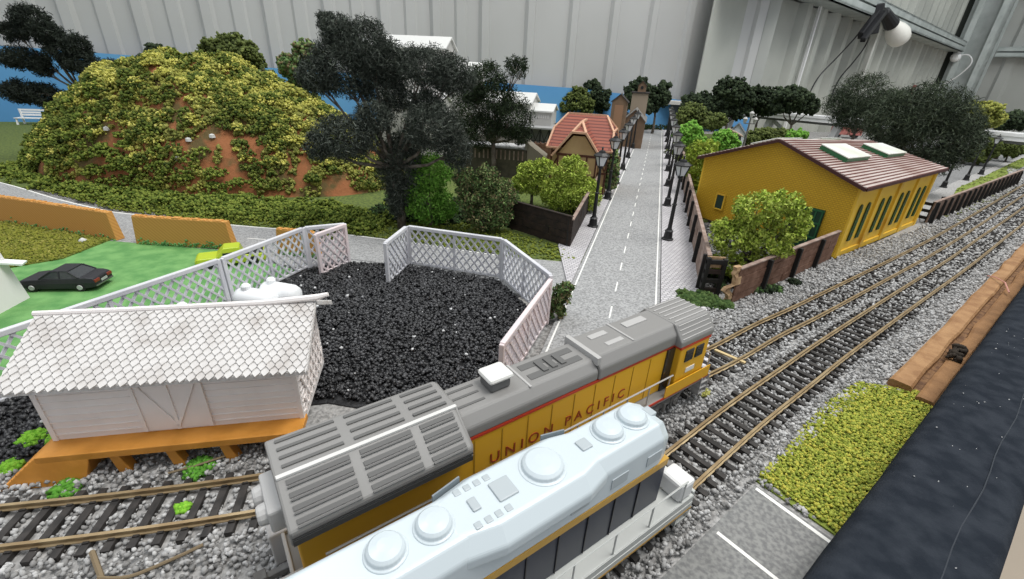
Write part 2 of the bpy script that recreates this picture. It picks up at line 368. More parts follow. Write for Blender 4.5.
slab('yard_turf', [(20, 53), (24, 54), (60, 100), (90, 160), BW(150, 12), BW(157, 12), (30, 92)], -0.3, 0.03, M_turf)
cross_up = [(-120, 79), (-85, 62), (-65.5, 55.2), (-53.2, 49.6), (-44.5, 46.2), (-41.6, 45.5), (-29.2, 43.5), (-16.1, 42.2), (-1, 38.6), (6.7, 37.8)]
cross_low = [(7.5, 33.2), (2.9, 30.5), (-2, 31.5), (-9, 33.5), (-16, 33), (-25, 36.5), (-36, 37.5), (-46, 39.4), (-60, 43.5), (-80, 52), (-120, 66)]
slab('road_cross', cross_up + cross_low, -0.3, 0.05, M_road)
RV = np.array([0.2745, 0.9616]); RNr = np.array([0.9616, -0.2745])
def rd(s, n): return tuple(np.array([2.8, 24.8]) + RV * s + RNr * n)     # s along, n to the right of the left line
slab('road_main', [rd(-6, -.3), rd(147, -.3), rd(146, 6.7), rd(-6, 6.7)], -0.3, 0.07, M_road)
slab('road_yard', [(70, 77), (95, 97), (139, 131), (175, 160), (130, 175), (96, 130), (84, 104), (66, 84)], -0.3, 0.04, mat('dark yard asphalt', (0.15, 0.15, 0.15), 0.9, (0.24, 0.24, 0.24), 4, bump=.2, bscale=6))
slab('grass_verge', [(74, 76.5), (97, 93), (140, 127), (150, 136), (141, 131.5), (97, 96), (80, 82.6)], -0.3, 0.12, M_grass)
slab('road_spur', [(10.85, 13.75), (13.9, 9.8), (8, 4.6), (3.2, 7.6)], -0.3, 0.03, mat('dark asphalt', (0.16, 0.16, 0.16), .85, (0.26, 0.26, 0.25), 6, bump=.3, bscale=9))
M_cob = bricks('pale cobbles', (0.62, 0.60, 0.61), (0.50, 0.48, 0.50), (0.30, 0.29, 0.30), 0.42, 0.30, 'flat', 0.8, 0.05, 0.8)
slab('path_left', [rd(7.5, -.35), rd(143, -.35), rd(143, -3.2), rd(17, -3.2)], -0.3, 0.2, M_cob)
slab('path_right', [rd(-1, 6.75), rd(143, 6.75), rd(143, 9.4), rd(5, 10.1), rd(-1, 9.4)], -0.3, 0.2, M_cob)
slab('pavement_cross', [(-16.5, 36.5), (-2, 33.9), (-1, 38.2), (-16.5, 41.4)], -0.3, 0.09, M_road)
def stripe(mb, a, b, wd, z0, z1):
    a = np.array(a); b = np.array(b); d = (b - a) / np.linalg.norm(b - a); n = np.array([-d[1], d[0]]) * wd / 2
    p = [(*(a - n), z0), (*(b - n), z0), (*(b + n), z0), (*(a + n), z0)]; mb.hexa(p + [(x, y, z1) for x, y, _ in p])
g = MB()
stripe(g, rd(-6, 0), rd(145, 0), .12, .06, .085); stripe(g, rd(-6, 6.4), rd(145, 6.4), .12, .06, .085)
for k in range(31): stripe(g, rd(4 + 4.6 * k, 3.25), rd(5.9 + 4.6 * k, 3.25), .11, .06, .085)
stripe(g, (10.8, 13.55), (13.2, 10.3), .17, .02, .045); stripe(g, (8.3, 11.4), (10.4, 8.9), .15, .02, .045)
p = smooth_path(cross_up[:-1], 4)
for a, b in zip(p[:-1], p[1:]): stripe(g, a, b, .18, .04, .075)
for k in range(5): stripe(g, (-34 + k * 4.2, 40.4 - k * .2), (-32.2 + k * 4.2, 40.3 - k * .2), .12, .04, .06)
for k in range(7): stripe(g, (78 + 9 * k, 92 + 8 * k), (81 + 9 * k, 94.6 + 8 * k), .3, .03, .055)
o = g.obj('road_marking', M_paint); o['kind'] = 'structure'
slab('green_board', [(-36.6, 37.6), (-25, 36.6), (-18, 33.3), (-19.5, 27.3), (-22.2, 20.1), (-30, 16), (-62, 22), (-62, 40), (-50.7, 41.2)], -0.3, 0.06, M_green)
slab('olive_turf', [(-62, 41), (-50.5, 40.9), (-36.9, 37.8), (-37, 33.2), (-39, 31.2), (-41, 29.5), (-62, 26)], -0.28, 0.16, mat('olive turf', (0.20, 0.20, 0.035), 0.95, (0.11, 0.13, 0.02), 5, bump=1, bscale=7))
slab('coal_ground', [(-23.8, 16.5), (-19.5, 26.8), (-17.3, 33.6), (-14.3, 35.3), (-9.2, 35.3), (-1.2, 33.1), (2.1, 27), (-0.3, 19.4), (-3, 16.5), (-9, 17.5), (-16, 15.6), (-20, 12.6), (-30, 11), (-32, 15)], -0.28, 0.10, mat('coal bed', (0.006, 0.006, 0.007), 0.6, (0.03, 0.03, 0.032), 5, bump=1, bscale=5))
slab('verge_turf', [(10.95, 13.95), (20.7, 21.3), (24.6, 20.6), (13.9, 10.2)], -0.3, 0.10, M_grass)
# painted sky board standing in front of the back wall
top = [(-110, 15.9), (6, 15.7), (31, 14.9), (57, 13.7), (123, 12.3), (143, 11.8), (175, 9.8), (188, 9.2), (216, 7.6)]
v = []; f = []
for n in (4.2, 3.4):
    for s, z in top: q = BW(s, n); v += [(q[0], q[1], -1), (q[0], q[1], z)]
k = len(top)
for i in range(k - 1):
    f += [(2 * i, 2 * i + 2, 2 * i + 3, 2 * i + 1), (2 * k + 2 * i, 2 * k + 2 * i + 1, 2 * k + 2 * i + 3, 2 * k + 2 * i + 2), (2 * i + 1, 2 * i + 3, 2 * k + 2 * i + 3, 2 * k + 2 * i + 1)]
struct('trim_9', link('trim_9', v, f, mat('sky blue paint', (0.10, 0.30, 0.58), 0.75, (0.13, 0.35, 0.62), 0.05)))
slab('trim_10', [edge(30.3, -3.35), edge(220, -3.35), edge(220, -.95), edge(30.3, -.95)], -.25, .12, mat('brown glue bed', (0.12, 0.06, 0.03), .85, (0.24, 0.13, 0.06), 2.5, bump=1, bscale=4))
# padded black edge and the wooden strips inside it
prof = [(-.95, -.2), (-1.0, .8), (-.98, 2.2), (-.86, 2.75), (-.6, 2.98), (-.2, 3.06), (.8, 3.1), (1.8, 3.06), (2.15, 2.95), (2.38, 2.65), (2.46, 2.0), (2.5, .8), (2.45, -9), (1.6, -9), (1.5, -1)]
v = []; f = []; n = len(prof); ss = np.linspace(-50, 330, 150); rng = np.random.default_rng(3)
for s in ss:
    for a, z in prof:
        w_ = .05 * noise.noise(Vector((s * .25, a * .8, z * .4))); q = edge(s, a * 1.04 + w_); v.append((q[0], q[1], z + w_ * 1.4))
for i in range(len(ss) - 1):
    for k in range(n): f.append((i * n + k, i * n + (k + 1) % n, (i + 1) * n + (k + 1) % n, (i + 1) * n + k))
M_felt = mat('charcoal felt', (0.017, 0.021, 0.028), 1.0, (0.030, 0.035, 0.044), 1.2, bump=.35, bscale=16, spec=.06)
t = thing('padded_edge', 'charcoal felt covered padding along the front edge of the table', 'edge padding', (*edge(25, 0), 3))
link('felt_cover', v, f, M_felt, t, smooth=True)
g = MB(); pts = [(*edge(s, 1.35 + .05 * math.sin(s)), 3.09) for s in np.linspace(10, 60, 40)]; g.tube(pts, .022, 5); part_label(g.obj('seam', mat('worn felt seam', (0.036, 0.042, 0.052), 0.98), t), 'paler worn seam')
rng = np.random.default_rng(31)
P = np.array([(*edge(s, a), 3.09) for s, a in zip(rng.uniform(10, 50, 70), rng.uniform(-.5, 1.7, 70))]); V_, F_ = scatter(rng, P, .03, 'oct', .5, (1, 1, .5)); o = fast('lint', V_, F_, mat('white lint', (.5, .5, .5), .9), t); o['kind'] = 'stuff'
def plank(name, label, s0, s1, n0, n1, z1, m, wob, seed):
    rr_ = random.Random(seed); secs = []; v = []; f = []; ss = np.linspace(s0, s1, 60)
    for s in ss:
        a = n0 + wob * noise.noise(Vector((s * .3, seed, 0))); b = n1 + wob * .6 * noise.noise(Vector((s * .4, seed, 5))); zz = z1 + wob * .5 * noise.noise(Vector((s * .35, seed, 9)))
        for nn, z in ((a, -.2), (a + .1, zz - .08), (a + .25, zz), (b - .12, zz), (b, zz - .12), (b + .02, -.2)): q = edge(s, nn); v.append((q[0], q[1], z))
    for i in range(len(ss) - 1):
        for k in range(6): f.append((i * 6 + k, i * 6 + (k + 1) % 6, (i + 1) * 6 + (k + 1) % 6, (i + 1) * 6 + k))
    f += [tuple(range(6)), tuple(len(v) - 6 + k for k in reversed(range(6)))]
    o = link(name, v, f, m, org=(*edge(s0, n0), 0)); return tag(o, label, 'wooden strip')
plank('wood_strip', 'rough pine strip lying against the grey ballast beside the tracks', 30.6, 200, -3.4, -2.3, .62, M_wood, .22, 1)
plank('wood_strip', 'brown pine strip wedged between the ballast strip and the black padding', 30.2, 200, -2.05, -1.1, .45, mat('brown pine', (0.28, 0.145, 0.06), .75, (0.20, 0.10, 0.04), .9, bump=.7, bscale=4), .16, 2)
g = MB(); g.tube([(*edge(54, -1.6), .75), (*edge(56, -2.2), .95), (*edge(57.3, -3.0), .85), (*edge(58, -3.5), .6)], .05, 5); tag(g.obj('splinter', mat('pink wire', (.6, .3, .25), .5), org=(*edge(56, -2.2), .9)), 'thin pink wire lying across the pine strips', 'wire')
g = MB(); rr_ = random.Random(5)
V_, F_ = scatter(np.random.default_rng(6), np.array([(*edge(37.5 + rr_.uniform(-.9, 1.1), -1.75 + rr_.uniform(-.25, .25)), .5 + rr_.uniform(0, .3)) for _ in range(40)]), .16, 'ico', .5)
tag(fast('bark_lump', V_, F_, mat('dark bark', (.03, .022, .015), .9), org=(*edge(37.5, -1.7), .4)), 'dark crumbly lump lodged between the pine strips', 'debris')

# ------------------------------------------------------------------ tracks
M_rail = mat('weathered brass rail', (0.30, 0.21, 0.11), 0.42, (0.40, 0.30, 0.17), 1.0, metal=.55, spec=.5)
M_tie = mat('black plastic ties', (0.018, 0.016, 0.015), 0.6, (0.04, 0.035, 0.032), 2)
def resample(pts, step):
    p = smooth_path(pts, 12); d = np.r_[0, np.cumsum(np.linalg.norm(np.diff(p, axis=0), axis=1))]
    s = np.arange(0, d[-1], step); return np.stack([np.interp(s, d, p[:, 0]), np.interp(s, d, p[:, 1])], 1)
TA = [(-40, 7.2), (-34, 7.6), (-25, 8.6), (-17.5, 10.0), (-13.4, 10.85), (-9, 11.95), (-3.5, 13.6), (1.5, 15.9), (7, 19.2), (12.9, 23.05), (17.6, 26.6), (22, 29.65), (30.3, 35.65), (43.6, 45.35), (58, 56.3), (92.6, 83.2), (130, 112), (170, 143)]
TB = [(-14, -1.5), (-6, 4), (0, 8.2), (5, 11.9), (8.8, 15.06), (12.4, 18.03), (16.9, 21.52), (21.4, 25.0), (31.2, 32.3), (44.2, 41.9), (56, 50.9), (78.1, 67.75), (130, 108), (172, 140)]
def track(label, pts, near):
    p = resample(pts, .15); d = np.gradient(p, axis=0); d /= np.linalg.norm(d, axis=1)[:, None]; n = np.stack([-d[:, 1], d[:, 0]], 1)
    t = thing('railway_track', label, 'track', (*p[len(p) // 6], .3)); prof = [(-.10, .25), (-.10, .29), (-.03, .32), (-.03, .42), (-.06, .44), (-.06, .5), (.06, .5), (.06, .44), (.03, .42), (.03, .32), (.10, .29), (.10, .25)]
    for sgn in (1, -1):
        v = []; f = []; k = len(prof); pp = p[::3]; nn = n[::3]
        for q, m in zip(pp, nn):
            for a, z in prof: c = q + m * (sgn * .865 + a); v.append((c[0], c[1], z))
        for i in range(len(pp) - 1):
            for j in range(k): f.append((i * k + j, (i + 1) * k + j, (i + 1) * k + (j + 1) % k, i * k + (j + 1) % k))
        link('rail', v, f, M_rail, t)
    step = 5; c = np.arange(2, len(p), step); dist = np.linalg.norm(p[c], axis=1); ok = (p[c][:, 0] > -30) & (p[c] @ np.array([.3, 1]) > 1)
    order = sorted([i for i, o_ in zip(c, ok) if o_], key=lambda i: np.linalg.norm(p[i])); first = set(order[:near]); rest = MB()
    for i in order:
        q = p[i]; a = n[i] * 1.42; w_ = d[i] * .135; lo = (0.03, .25)
        P = [(*(q - a - w_), lo[0]), (*(q + a - w_), lo[0]), (*(q + a + w_), lo[0]), (*(q - a + w_), lo[0])]; P += [(x, y, lo[1]) for x, y, _ in P]
        if i in first: MB().hexa(P).obj('tie', M_tie, t)
        else: rest.hexa(P)
    o = rest.obj('tie', M_tie, t); o['kind'] = 'stuff'
    # rail chairs
    ch = MB()
    for i in order[:near]:
        for sgn in (1, -1):
            for e in (-.13, .13):
                q = p[i] + n[i] * (sgn * .865 + e); ch.bar((*(q - d[i] * .1), .27), (*(q + d[i] * .1), .27), .08, .08)
    o = ch.obj('rail_chair', M_tie, t); o['kind'] = 'stuff'
    return p, n, d
pA, nA, dA = track('back railway track under the yellow and grey locomotive, nearer the yellow shed', TA, 95)
pB, nB, dB = track('front railway track under the pale grey locomotive, nearer the black padding', TB, 95)
g = MB(); g.bar((13.0, 23.9, .3), (14.35, 22.6, .3), .22, .1); tag(g.obj('wooden_sliver', mat('raw sliver', (.55, .42, .22), .7), org=(13.6, 23.2, .28)), 'pale wood sliver lying across the back track', 'sliver')

# ------------------------------------------------------------------ loose stone, coal and turf
def neartrack(xy, p, r):
    m = np.full(len(xy), 9e9); pp = p[::4]
    for i in range(0, len(pp), 1): m = np.minimum(m, ((xy - pp[i]) ** 2).sum(1))
    return np.sqrt(m)
def fill(rng, poly, dens, falloff=None):
    P = np.array(poly); lo = P.min(0); hi = P.max(0); n = int((hi - lo).prod() * dens); xy = rng.uniform(lo, hi, (n, 2)); xy = xy[inside(poly, xy[:, 0], xy[:, 1])]
    if falloff is not None: xy = xy[rng.uniform(0, 1, len(xy)) < falloff(xy)]
    return xy
rng = np.random.default_rng(11)
bal = [(-36, 3), (-20, -6), (0, -4), edge(8, -1.6), edge(150, -3.4), (118, 112), (96, 90), (70, 70), (54, 58), (51, 55), (32.4, 42.6), (29, 40), (17, 30.9), (13.5, 31), (9.5, 26.5), (2, 19), (-9, 15.5), (-20, 12.6), (-34, 9.5)]
xy = fill(rng, bal, 40, lambda q: np.clip(1.25 - np.linalg.norm(q, axis=1) / 90, .16, 1))
spur = [(10.9, 13.9), (14.2, 9.7), (8, 4.2), (2.9, 7.4)]; grs = [(11.3, 14.0), (20.9, 20.9), (25, 20.6), (14, 10)]
keep = ~inside(spur, xy[:, 0], xy[:, 1]) & ~inside(grs, xy[:, 0], xy[:, 1]) & ~inside([(6, 26), (11, 24), (18, 40), (9, 40)], xy[:, 0], xy[:, 1]) & ~((EN @ xy.T > -3.5) & (EU @ xy.T > 30.5))
xy = xy[keep]; dA_ = neartrack(xy, pA, 0); dB_ = neartrack(xy, pB, 0); dd = np.minimum(dA_, dB_)
dist = np.linalg.norm(xy, axis=1); ok = (np.abs(dd - .865) > .15); xy = xy[ok]; dd = dd[ok]; dist = dist[ok]; dA_ = dA_[ok]; dB_ = dB_[ok]
zone = dd < 1.45; z = np.where(zone, np.where(((dist > 38 + 8 * rng.uniform(0, 1, len(xy))) | ((dA_ < dB_) & (xy[:, 0] > 13.5))) & (rng.uniform(0, 1, len(xy)) < .8), .2, .11), .07 + .10 * rng.uniform(0, 1, len(xy)) + .12 * np.exp(-((dd - 1.8) / .5) ** 2))
thin = ~zone | (rng.uniform(0, 1, len(xy)) < np.where(dist > 38, .9, .8)); xy = xy[thin]; z = z[thin]; dist = dist[thin]
size = .092 * (1 + .6 * np.clip((dist - 40) / 80, 0, 1))
V_, F_ = scatter(rng, np.c_[xy, z], size, 'ico', .45, (1, .85, .75))
M_stone = mat('grey ballast stone', (0.3, 0.3, 0.3), 0.9, island=[(0.17, 0.165, 0.16), (0.28, 0.275, 0.27), (0.35, 0.345, 0.34), (0.42, 0.415, 0.41), (0.54, 0.535, 0.53)])
o = fast('ballast_stones', V_, F_, M_stone); tag(o, 'loose grey ballast stones around both tracks', 'ballast', kind='stuff')
rng = np.random.default_rng(12)
coalp = [(-23.6, 16.8), (-19.2, 26.6), (-16.7, 33.4), (-14.2, 35.2), (-9.6, 35.2), (-9.6, 31.8), (-8.9, 35.2), (-1.2, 33.1), (2.0, 27), (-0.4, 19.6), (-3, 17.3), (-9, 17.8), (-19, 15.8), (-20, 12.8), (-30, 11.2), (-32, 15)]
xy = fill(rng, coalp, 50); z = .12 + .12 * rng.uniform(0, 1, len(xy)) + .25 * np.exp(-(((xy[:, 0] + 7) / 7) ** 2 + ((xy[:, 1] - 25) / 6) ** 2))
V_, F_ = scatter(rng, np.c_[xy, z], .108, 'ico', .5, (1, .85, .8))
M_coal = mat('coal', (0.02, 0.02, 0.02), 0.42, spec=.45, island=[(0.005, 0.005, 0.006), (0.012, 0.012, 0.014), (0.022, 0.022, 0.024), (0.045, 0.045, 0.048), (0.014, 0.014, 0.014), (0.09, 0.09, 0.095), (0.006, 0.006, 0.007)])
tag(fast('coal_lumps', V_, F_, M_coal), 'black glinting coal spread inside the white lattice fence', 'coal', kind='stuff')
pk = xy[rng.integers(0, len(xy), 60)]; V_, F_ = scatter(rng, np.c_[pk, np.full(60, .42)], .09, 'ico', .5)
tag(fast('pale_chips', V_, F_, mat('pale chip', (.6, .6, .6), .6)), 'stray pale stone chips lying on the coal', 'stone chips', kind='stuff')
rng = np.random.default_rng(13)
# loose stones in the yard before the shed gable
yard = [(17.5, 32.4), (31.5, 43), (22, 53), (24.6, 64), (23, 62), (16, 34)]
xy = fill(rng, yard, 16); V_, F_ = scatter(rng, np.c_[xy, np.full(len(xy), .08)], .13, 'ico', .5)
tag(fast('yard_stones', V_, F_, mat('dark grey stone', (.1, .1, .1), .9, island=[(.05, .05, .05), (.13, .13, .13), (.3, .3, .29)])), 'dark grey stones covering the yard beside the yellow shed', 'gravel', kind='stuff')
def turf(name, label, poly, n, size, cols, z=.14, seed=1, base='oct', hgt=.1):
    rng = np.random.default_rng(seed); P = np.array(poly); lo = P.min(0); hi = P.max(0); xy = rng.uniform(lo, hi, (n, 2)); xy = xy[inside(poly, xy[:, 0], xy[:, 1])]
    V_, F_ = scatter(rng, np.c_[xy, z + hgt * rng.uniform(0, 1, len(xy))], size, base, .5); m = mat(name + ' flock', cols[0], .95, island=cols, spec=.1)
    return tag(fast(name, V_, F_, m), label, 'turf', kind='stuff')
YG = [(0.28, 0.33, 0.05), (0.17, 0.21, 0.035), (0.38, 0.42, 0.08), (0.50, 0.45, 0.08), (0.22, 0.27, 0.04)]
turf('verge_grass', 'yellow green flock grass beside the black padding', [(11.2, 14.2), (13.2, 15.8), (16.5, 18.8), (20.4, 21.4), (24.4, 20.6), (13.8, 10.4)], 26000, .07, YG, .12, 5)
turf('roadside_grass', 'olive flock grass between the cross road and the trees', [(-60, 53.6), (-44, 46.5), (-29.2, 43.8), (-16.1, 42.5), (-1, 38.9), (6.0, 38.1), (4.6, 41.8), (0, 45.5), (-6, 48), (-20, 50), (-48, 57)], 16000, .13, [(0.10, 0.13, 0.02), (0.16, 0.19, 0.03), (0.20, 0.23, 0.04), (0.07, 0.10, 0.02)], .06, 6)
turf('lawn_grass', 'olive yellow flock lawn behind the black car', [(-62, 41), (-50.5, 40.9), (-36.9, 37.8), (-37, 33.2), (-39, 31.2), (-41, 29.5), (-62, 26)], 14000, .12, [(0.16, 0.17, 0.03), (0.23, 0.23, 0.04), (0.12, 0.14, 0.02), (.3, .28, .07)], .14, 7)
turf('fence_grass', 'green flock strip along the far side of the brown fence', [(74, 76.5), (97, 93), (140, 127), (150, 136), (141, 131.5), (97, 96), (80, 82.6)], 4500, .2, [(0.09, 0.12, 0.03), (0.15, 0.18, 0.05), (.20, .21, .07)], .06, 8)
turf('track_moss', 'dull green moss between the brown fence and the back track', [(56, 59.4), (98, 89.2), (99, 88), (58, 57.6)], 1500, .2, [(0.08, 0.10, 0.03), (0.15, 0.16, 0.06), (.2, .2, .1)], .05, 9)

# ------------------------------------------------------------------ lattice fence
M_lat = mat('pale printed plastic', (0.66, 0.66, 0.68), 0.45, (0.56, 0.56, 0.60), .5)
M_pink = mat('pinkish printed plastic', (0.74, 0.62, 0.62), 0.45, (0.66, 0.60, 0.62), .5)
def lattice(label, a, b, h=3.5, m=None, mid=True, lean=0.0):
    a = np.array(a, float); b = np.array(b, float); Lg = np.linalg.norm(b - a); ang = math.atan2(b[1] - a[1], b[0] - a[0])
    t = thing('lattice_panel', label, 'fence panel', local=True, group='white lattice fence panels'); m = m or M_lat
    g = MB(); g.box(-.14, .14, -.14, .14, -.1, h); g.box(Lg - .14, Lg + .14, -.14, .14, -.1, h); g.box(0, Lg, -.15, .15, h - .25, h + .06); g.box(.1, Lg - .1, -.08, .08, .1, .3)
    g.obj('panel_frame', m, t, bevel=.05)
    if mid: g = MB(); g.box(Lg / 2 - .09, Lg / 2 + .09, -.1, .1, 0, h - .2); g.obj('middle_post', m, t, bevel=.03)
    g = MB(); z0, z1 = .25, h - .2; st = .66
    for sgn in (1, -1):
        c = -(z1 - z0) - 1
        while c < Lg + (z1 - z0) + 1:
            # line x = c + sgn*(z - z0)*.8
            pts = []
            for z_ in (z0, z1): pts.append((c + (z_ - z0) * .8 if sgn > 0 else c - (z_ - z0) * .8, z_))
            (xa, za), (xb, zb) = pts; ta, tb = 0, 1
            for lim, s_ in ((.1, 1), (Lg - .1, -1)):
                fa = s_ * (xa - lim); fb = s_ * (xb - lim)
                if fa < 0 and fb < 0: ta = 1; tb = 0; break
                if fa < 0: ta = max(ta, fa / (fa - fb))
                if fb < 0: tb = min(tb, fa / (fa - fb))
            if tb - ta > .05:
                P = [(xa + (xb - xa) * k, sgn * .035, za + (zb - za) * k) for k in (ta, tb)]; g.bar(P[0], P[1], .13, .11, (0, 1, 0))
            c += st
    g.obj('lattice', m, t); put(t, (a[0], a[1], .05), ang); t.rotation_euler[0] = lean
    return t
lattice('left lattice panel running behind the white depot roof', (-24.6, 15.6), (-19.5, 26.8))
lattice('lattice panel behind the white tanks, beside the lime pickup', (-19.35, 27.1), (-17.05, 33.8))
lattice('short lattice panel facing the cross road, by the orange wall', (-16.9, 34.0), (-14.2, 35.4), mid=False)
lattice('short pinkish lattice panel folded back into the coal yard, left gate side', (-15.4, 32.5), (-14.15, 35.2), m=M_pink, mid=False)
lattice('short lattice panel at the right side of the yard opening', (-9.7, 31.4), (-9.1, 35.4), mid=False)
lattice('wide lattice panel along the cross road behind the coal', (-8.9, 35.6), (-1.0, 33.6))
lattice('lattice panel at the right corner of the coal yard', (-.8, 33.4), (2.5, 27.0))
lattice('pinkish lattice panel ending behind the yellow locomotive', (2.5, 26.7), (-.35, 18.7), m=M_pink, h=3.3)

# ------------------------------------------------------------------ locomotives
M_uy = mat('locomotive yellow', (0.74, 0.40, 0.02), 0.4, spec=.5)
M_ug = mat('locomotive roof grey', (0.235, 0.228, 0.22), 0.42, spec=.5)
M_slot = mat('dark grille', (0.12, 0.118, 0.115), 0.6)
M_red = mat('red stripe', (0.50, 0.045, 0.02), 0.4)
M_steel = mat('light steel paint', (0.42, 0.41, 0.40), 0.45)
M_truck = mat('grimy grey running gear', (0.17, 0.165, 0.16), 0.6, (0.11, 0.105, 0.10), 3)
M_wheel = mat('wheel metal', (0.25, 0.24, 0.22), 0.35, metal=.9)
M_glass = mat('dark cab glass', (0.02, 0.025, 0.03), 0.12, spec=.7)
M_letter = mat('dark red lettering', (0.30, 0.045, 0.01), 0.5)
M_num = mat('pale numberboard', (0.75, 0.74, 0.70), 0.5)
def text_part(name, s, size, M, m, t, depth=.015, sp=1.12):
    """raised letters; M maps the text plane (cm) into the thing's space"""
    cu = bpy.data.curves.new(name, 'FONT'); cu.body = s; cu.size = size; cu.extrude = depth; cu.align_x = 'CENTER'; cu.align_y = 'CENTER'; cu.space_character = sp
    tmp = bpy.data.objects.new(name, cu); COL.objects.link(tmp); me = bpy.data.meshes.new_from_object(tmp); bpy.data.objects.remove(tmp)
    v = [tuple(M @ x.co) for x in me.vertices]; f = [tuple(p.vertices) for p in me.polygons]
    return link(name, v, f, m, t)
def truck_assembly(t, x0, z=.5, axles=3, sp=1.5, hw=1.2):
    g = MB(); L_ = (axles - 1) * sp
    for s in (-1, 1):
        y = s * hw; g.bar((x0 - .5, y, z + .62), (x0 + L_ + .5, y, z + .62), .22, .36)
        for k in range(axles):
            x = x0 + k * sp; g.box(x - .28, x + .28, y - .16, y + .16, z + .28, z + .82); g.lathe((x, y, z + .52), [(.2, -.05), (.2, .24)], 10, (0, s, 0))
            if k < axles - 1:
                g.lathe((x + sp / 2, y + s * .08, z + .2), [(.13, 0), (.13, .5)], 8); g.bar((x + .3, y, z + .85), (x + sp - .3, y, z + .85), .16, .14)
        g.bar((x0 - .5, y, z + .6), (x0 - .8, y, z + 1.0), .16); g.bar((x0 + L_ + .5, y, z + .6), (x0 + L_ + .8, y, z + 1.0), .16)
    g.bar((x0 - .2, 0, z + .6), (x0 + L_ + .2, 0, z + .6), 1.6, .5); fr = g.obj('truck_frame', M_truck, t, bevel=.03)
    for k in range(axles):
        g = MB()
        for s in (-1, 1): g.lathe((x0 + k * sp, s * .8, z + .5), [(.50, -.12), (.57, -.12), (.57, -.06), (.5, -.04), (.5, .1), (.42, .12)], 20, (0, s, 0))
        g.lathe((x0 + k * sp, -.8, z + .5), [(.12, 0), (.12, 1.6)], 8, (0, 1, 0)); g.obj('wheelset', M_wheel, fr)
def coupler(t, x, d, z=1.35, m=None):
    g = MB(); g.bar((x, 0, z), (x + d * .7, 0, z), .22, .22); g.box(min(x + d * .65, x + d * 1.0), max(x + d * .65, x + d * 1.0), -.16, .2, z - .22, z + .22); g.box(min(x + d * .95, x + d * 1.15), max(x + d * .95, x + d * 1.15), -.18, -.04, z - .2, z + .2)
    g.obj('coupler', m or M_truck, t, bevel=.03)
def railing(t, pts, posts, z0, z1, m, r=.04):
    g = MB(); g.tube([(x, y, z1) for x, y in pts], r, 6)
    for x, y in posts: g.tube([(x, y, z0), (x, y, z1)], r * .9, 6)
    return g.obj('handrail', m, t)
def grab_steps(t, x, y, m):
    g = MB()
    for z in (.75, 1.1, 1.45): g.box(x - .35, x + .35, y - .22, y + .22, z, z + .07)
    for a in (-.35, .3): g.box(x + a, x + a + .05, y - .22, y + .22, .7, 1.85)
    g.obj('step', m, t)

u = thing('diesel_locomotive', 'yellow and grey diesel locomotive with ribbed grey radiator end, on the back track', 'locomotive', local=True)
def sec(hw, zb, zs, zt, tw): return [(-hw, zb), (-hw, zs), (-tw, zt), (tw, zt), (hw, zs), (hw, zb)]
g = MB(); g.loft([(x, sec(h, 1.9, 4.2, 4.34, h - .02)) for x, h in ((-.3, 1.04), (16.3, 1.04))]); hood = g.obj('hood', M_uy, u, bevel=.05)
g = MB(); g.box(-.32, 16.3, -1.07, 1.07, 4.30, 4.42); g.obj('red_band', M_red, hood)
g = MB(); g.loft([(4.6, sec(1.07, 4.42, 4.85, 5.25, .72)), (11.2, sec(1.07, 4.42, 4.85, 5.25, .72))]); roof = g.obj('hood_roof', M_ug, u, bevel=.08)
g = MB(); g.loft([(11.2, sec(1.12, 4.42, 4.98, 5.42, .78)), (16.4, sec(1.12, 4.42, 4.98, 5.42, .78))]); roof2 = g.obj('raised_roof', M_ug, u, bevel=.08)
# seams, hatches and grilles on the roof
g = MB()
for x in (7.9, 13.4): g.box(x, x + .1, -.78, .78, 5.2, 5.28 if x < 11 else 5.47)
g.box(11.1, 11.32, -1.0, 1.0, 5.1, 5.46); g.box(14.0, 15.4, .1, .5, 5.4, 5.47); g.box(11.9, 12.9, .2, .5, 5.4, 5.46); g.box(12.2, 13.2, -.5, -.25, 5.4, 5.45)
g.obj('roof_hatch', M_steel, roof2, bevel=.02)
g = MB()
for y in (-.32, .32):
    g.box(8.2, 10.8, y - .16, y + .16, 5.22, 5.27)
for k in range(3): g.box(8.9 + k * .45, 9.15 + k * .45, -.34, .34, 5.24, 5.33)
for y in (-.4, .05, .45): g.box(5.15, 6.2, y - .05, y + .05, 5.22, 5.275)
g.obj('roof_grille', M_slot, roof)
g = MB(); g.box(6.5, 7.35, -.35, .45, 5.25, 5.62); e = g.obj('exhaust_stack', mat('exhaust housing', (.12, .12, .12), .6), roof, bevel=.08)
g = MB(); g.box(6.42, 7.45, -.42, .52, 5.62, 5.85); part_label(g.obj('exhaust_cap', mat('cream cap', (.70, .69, .66), .45), roof, bevel=.12), 'cream rounded cap')
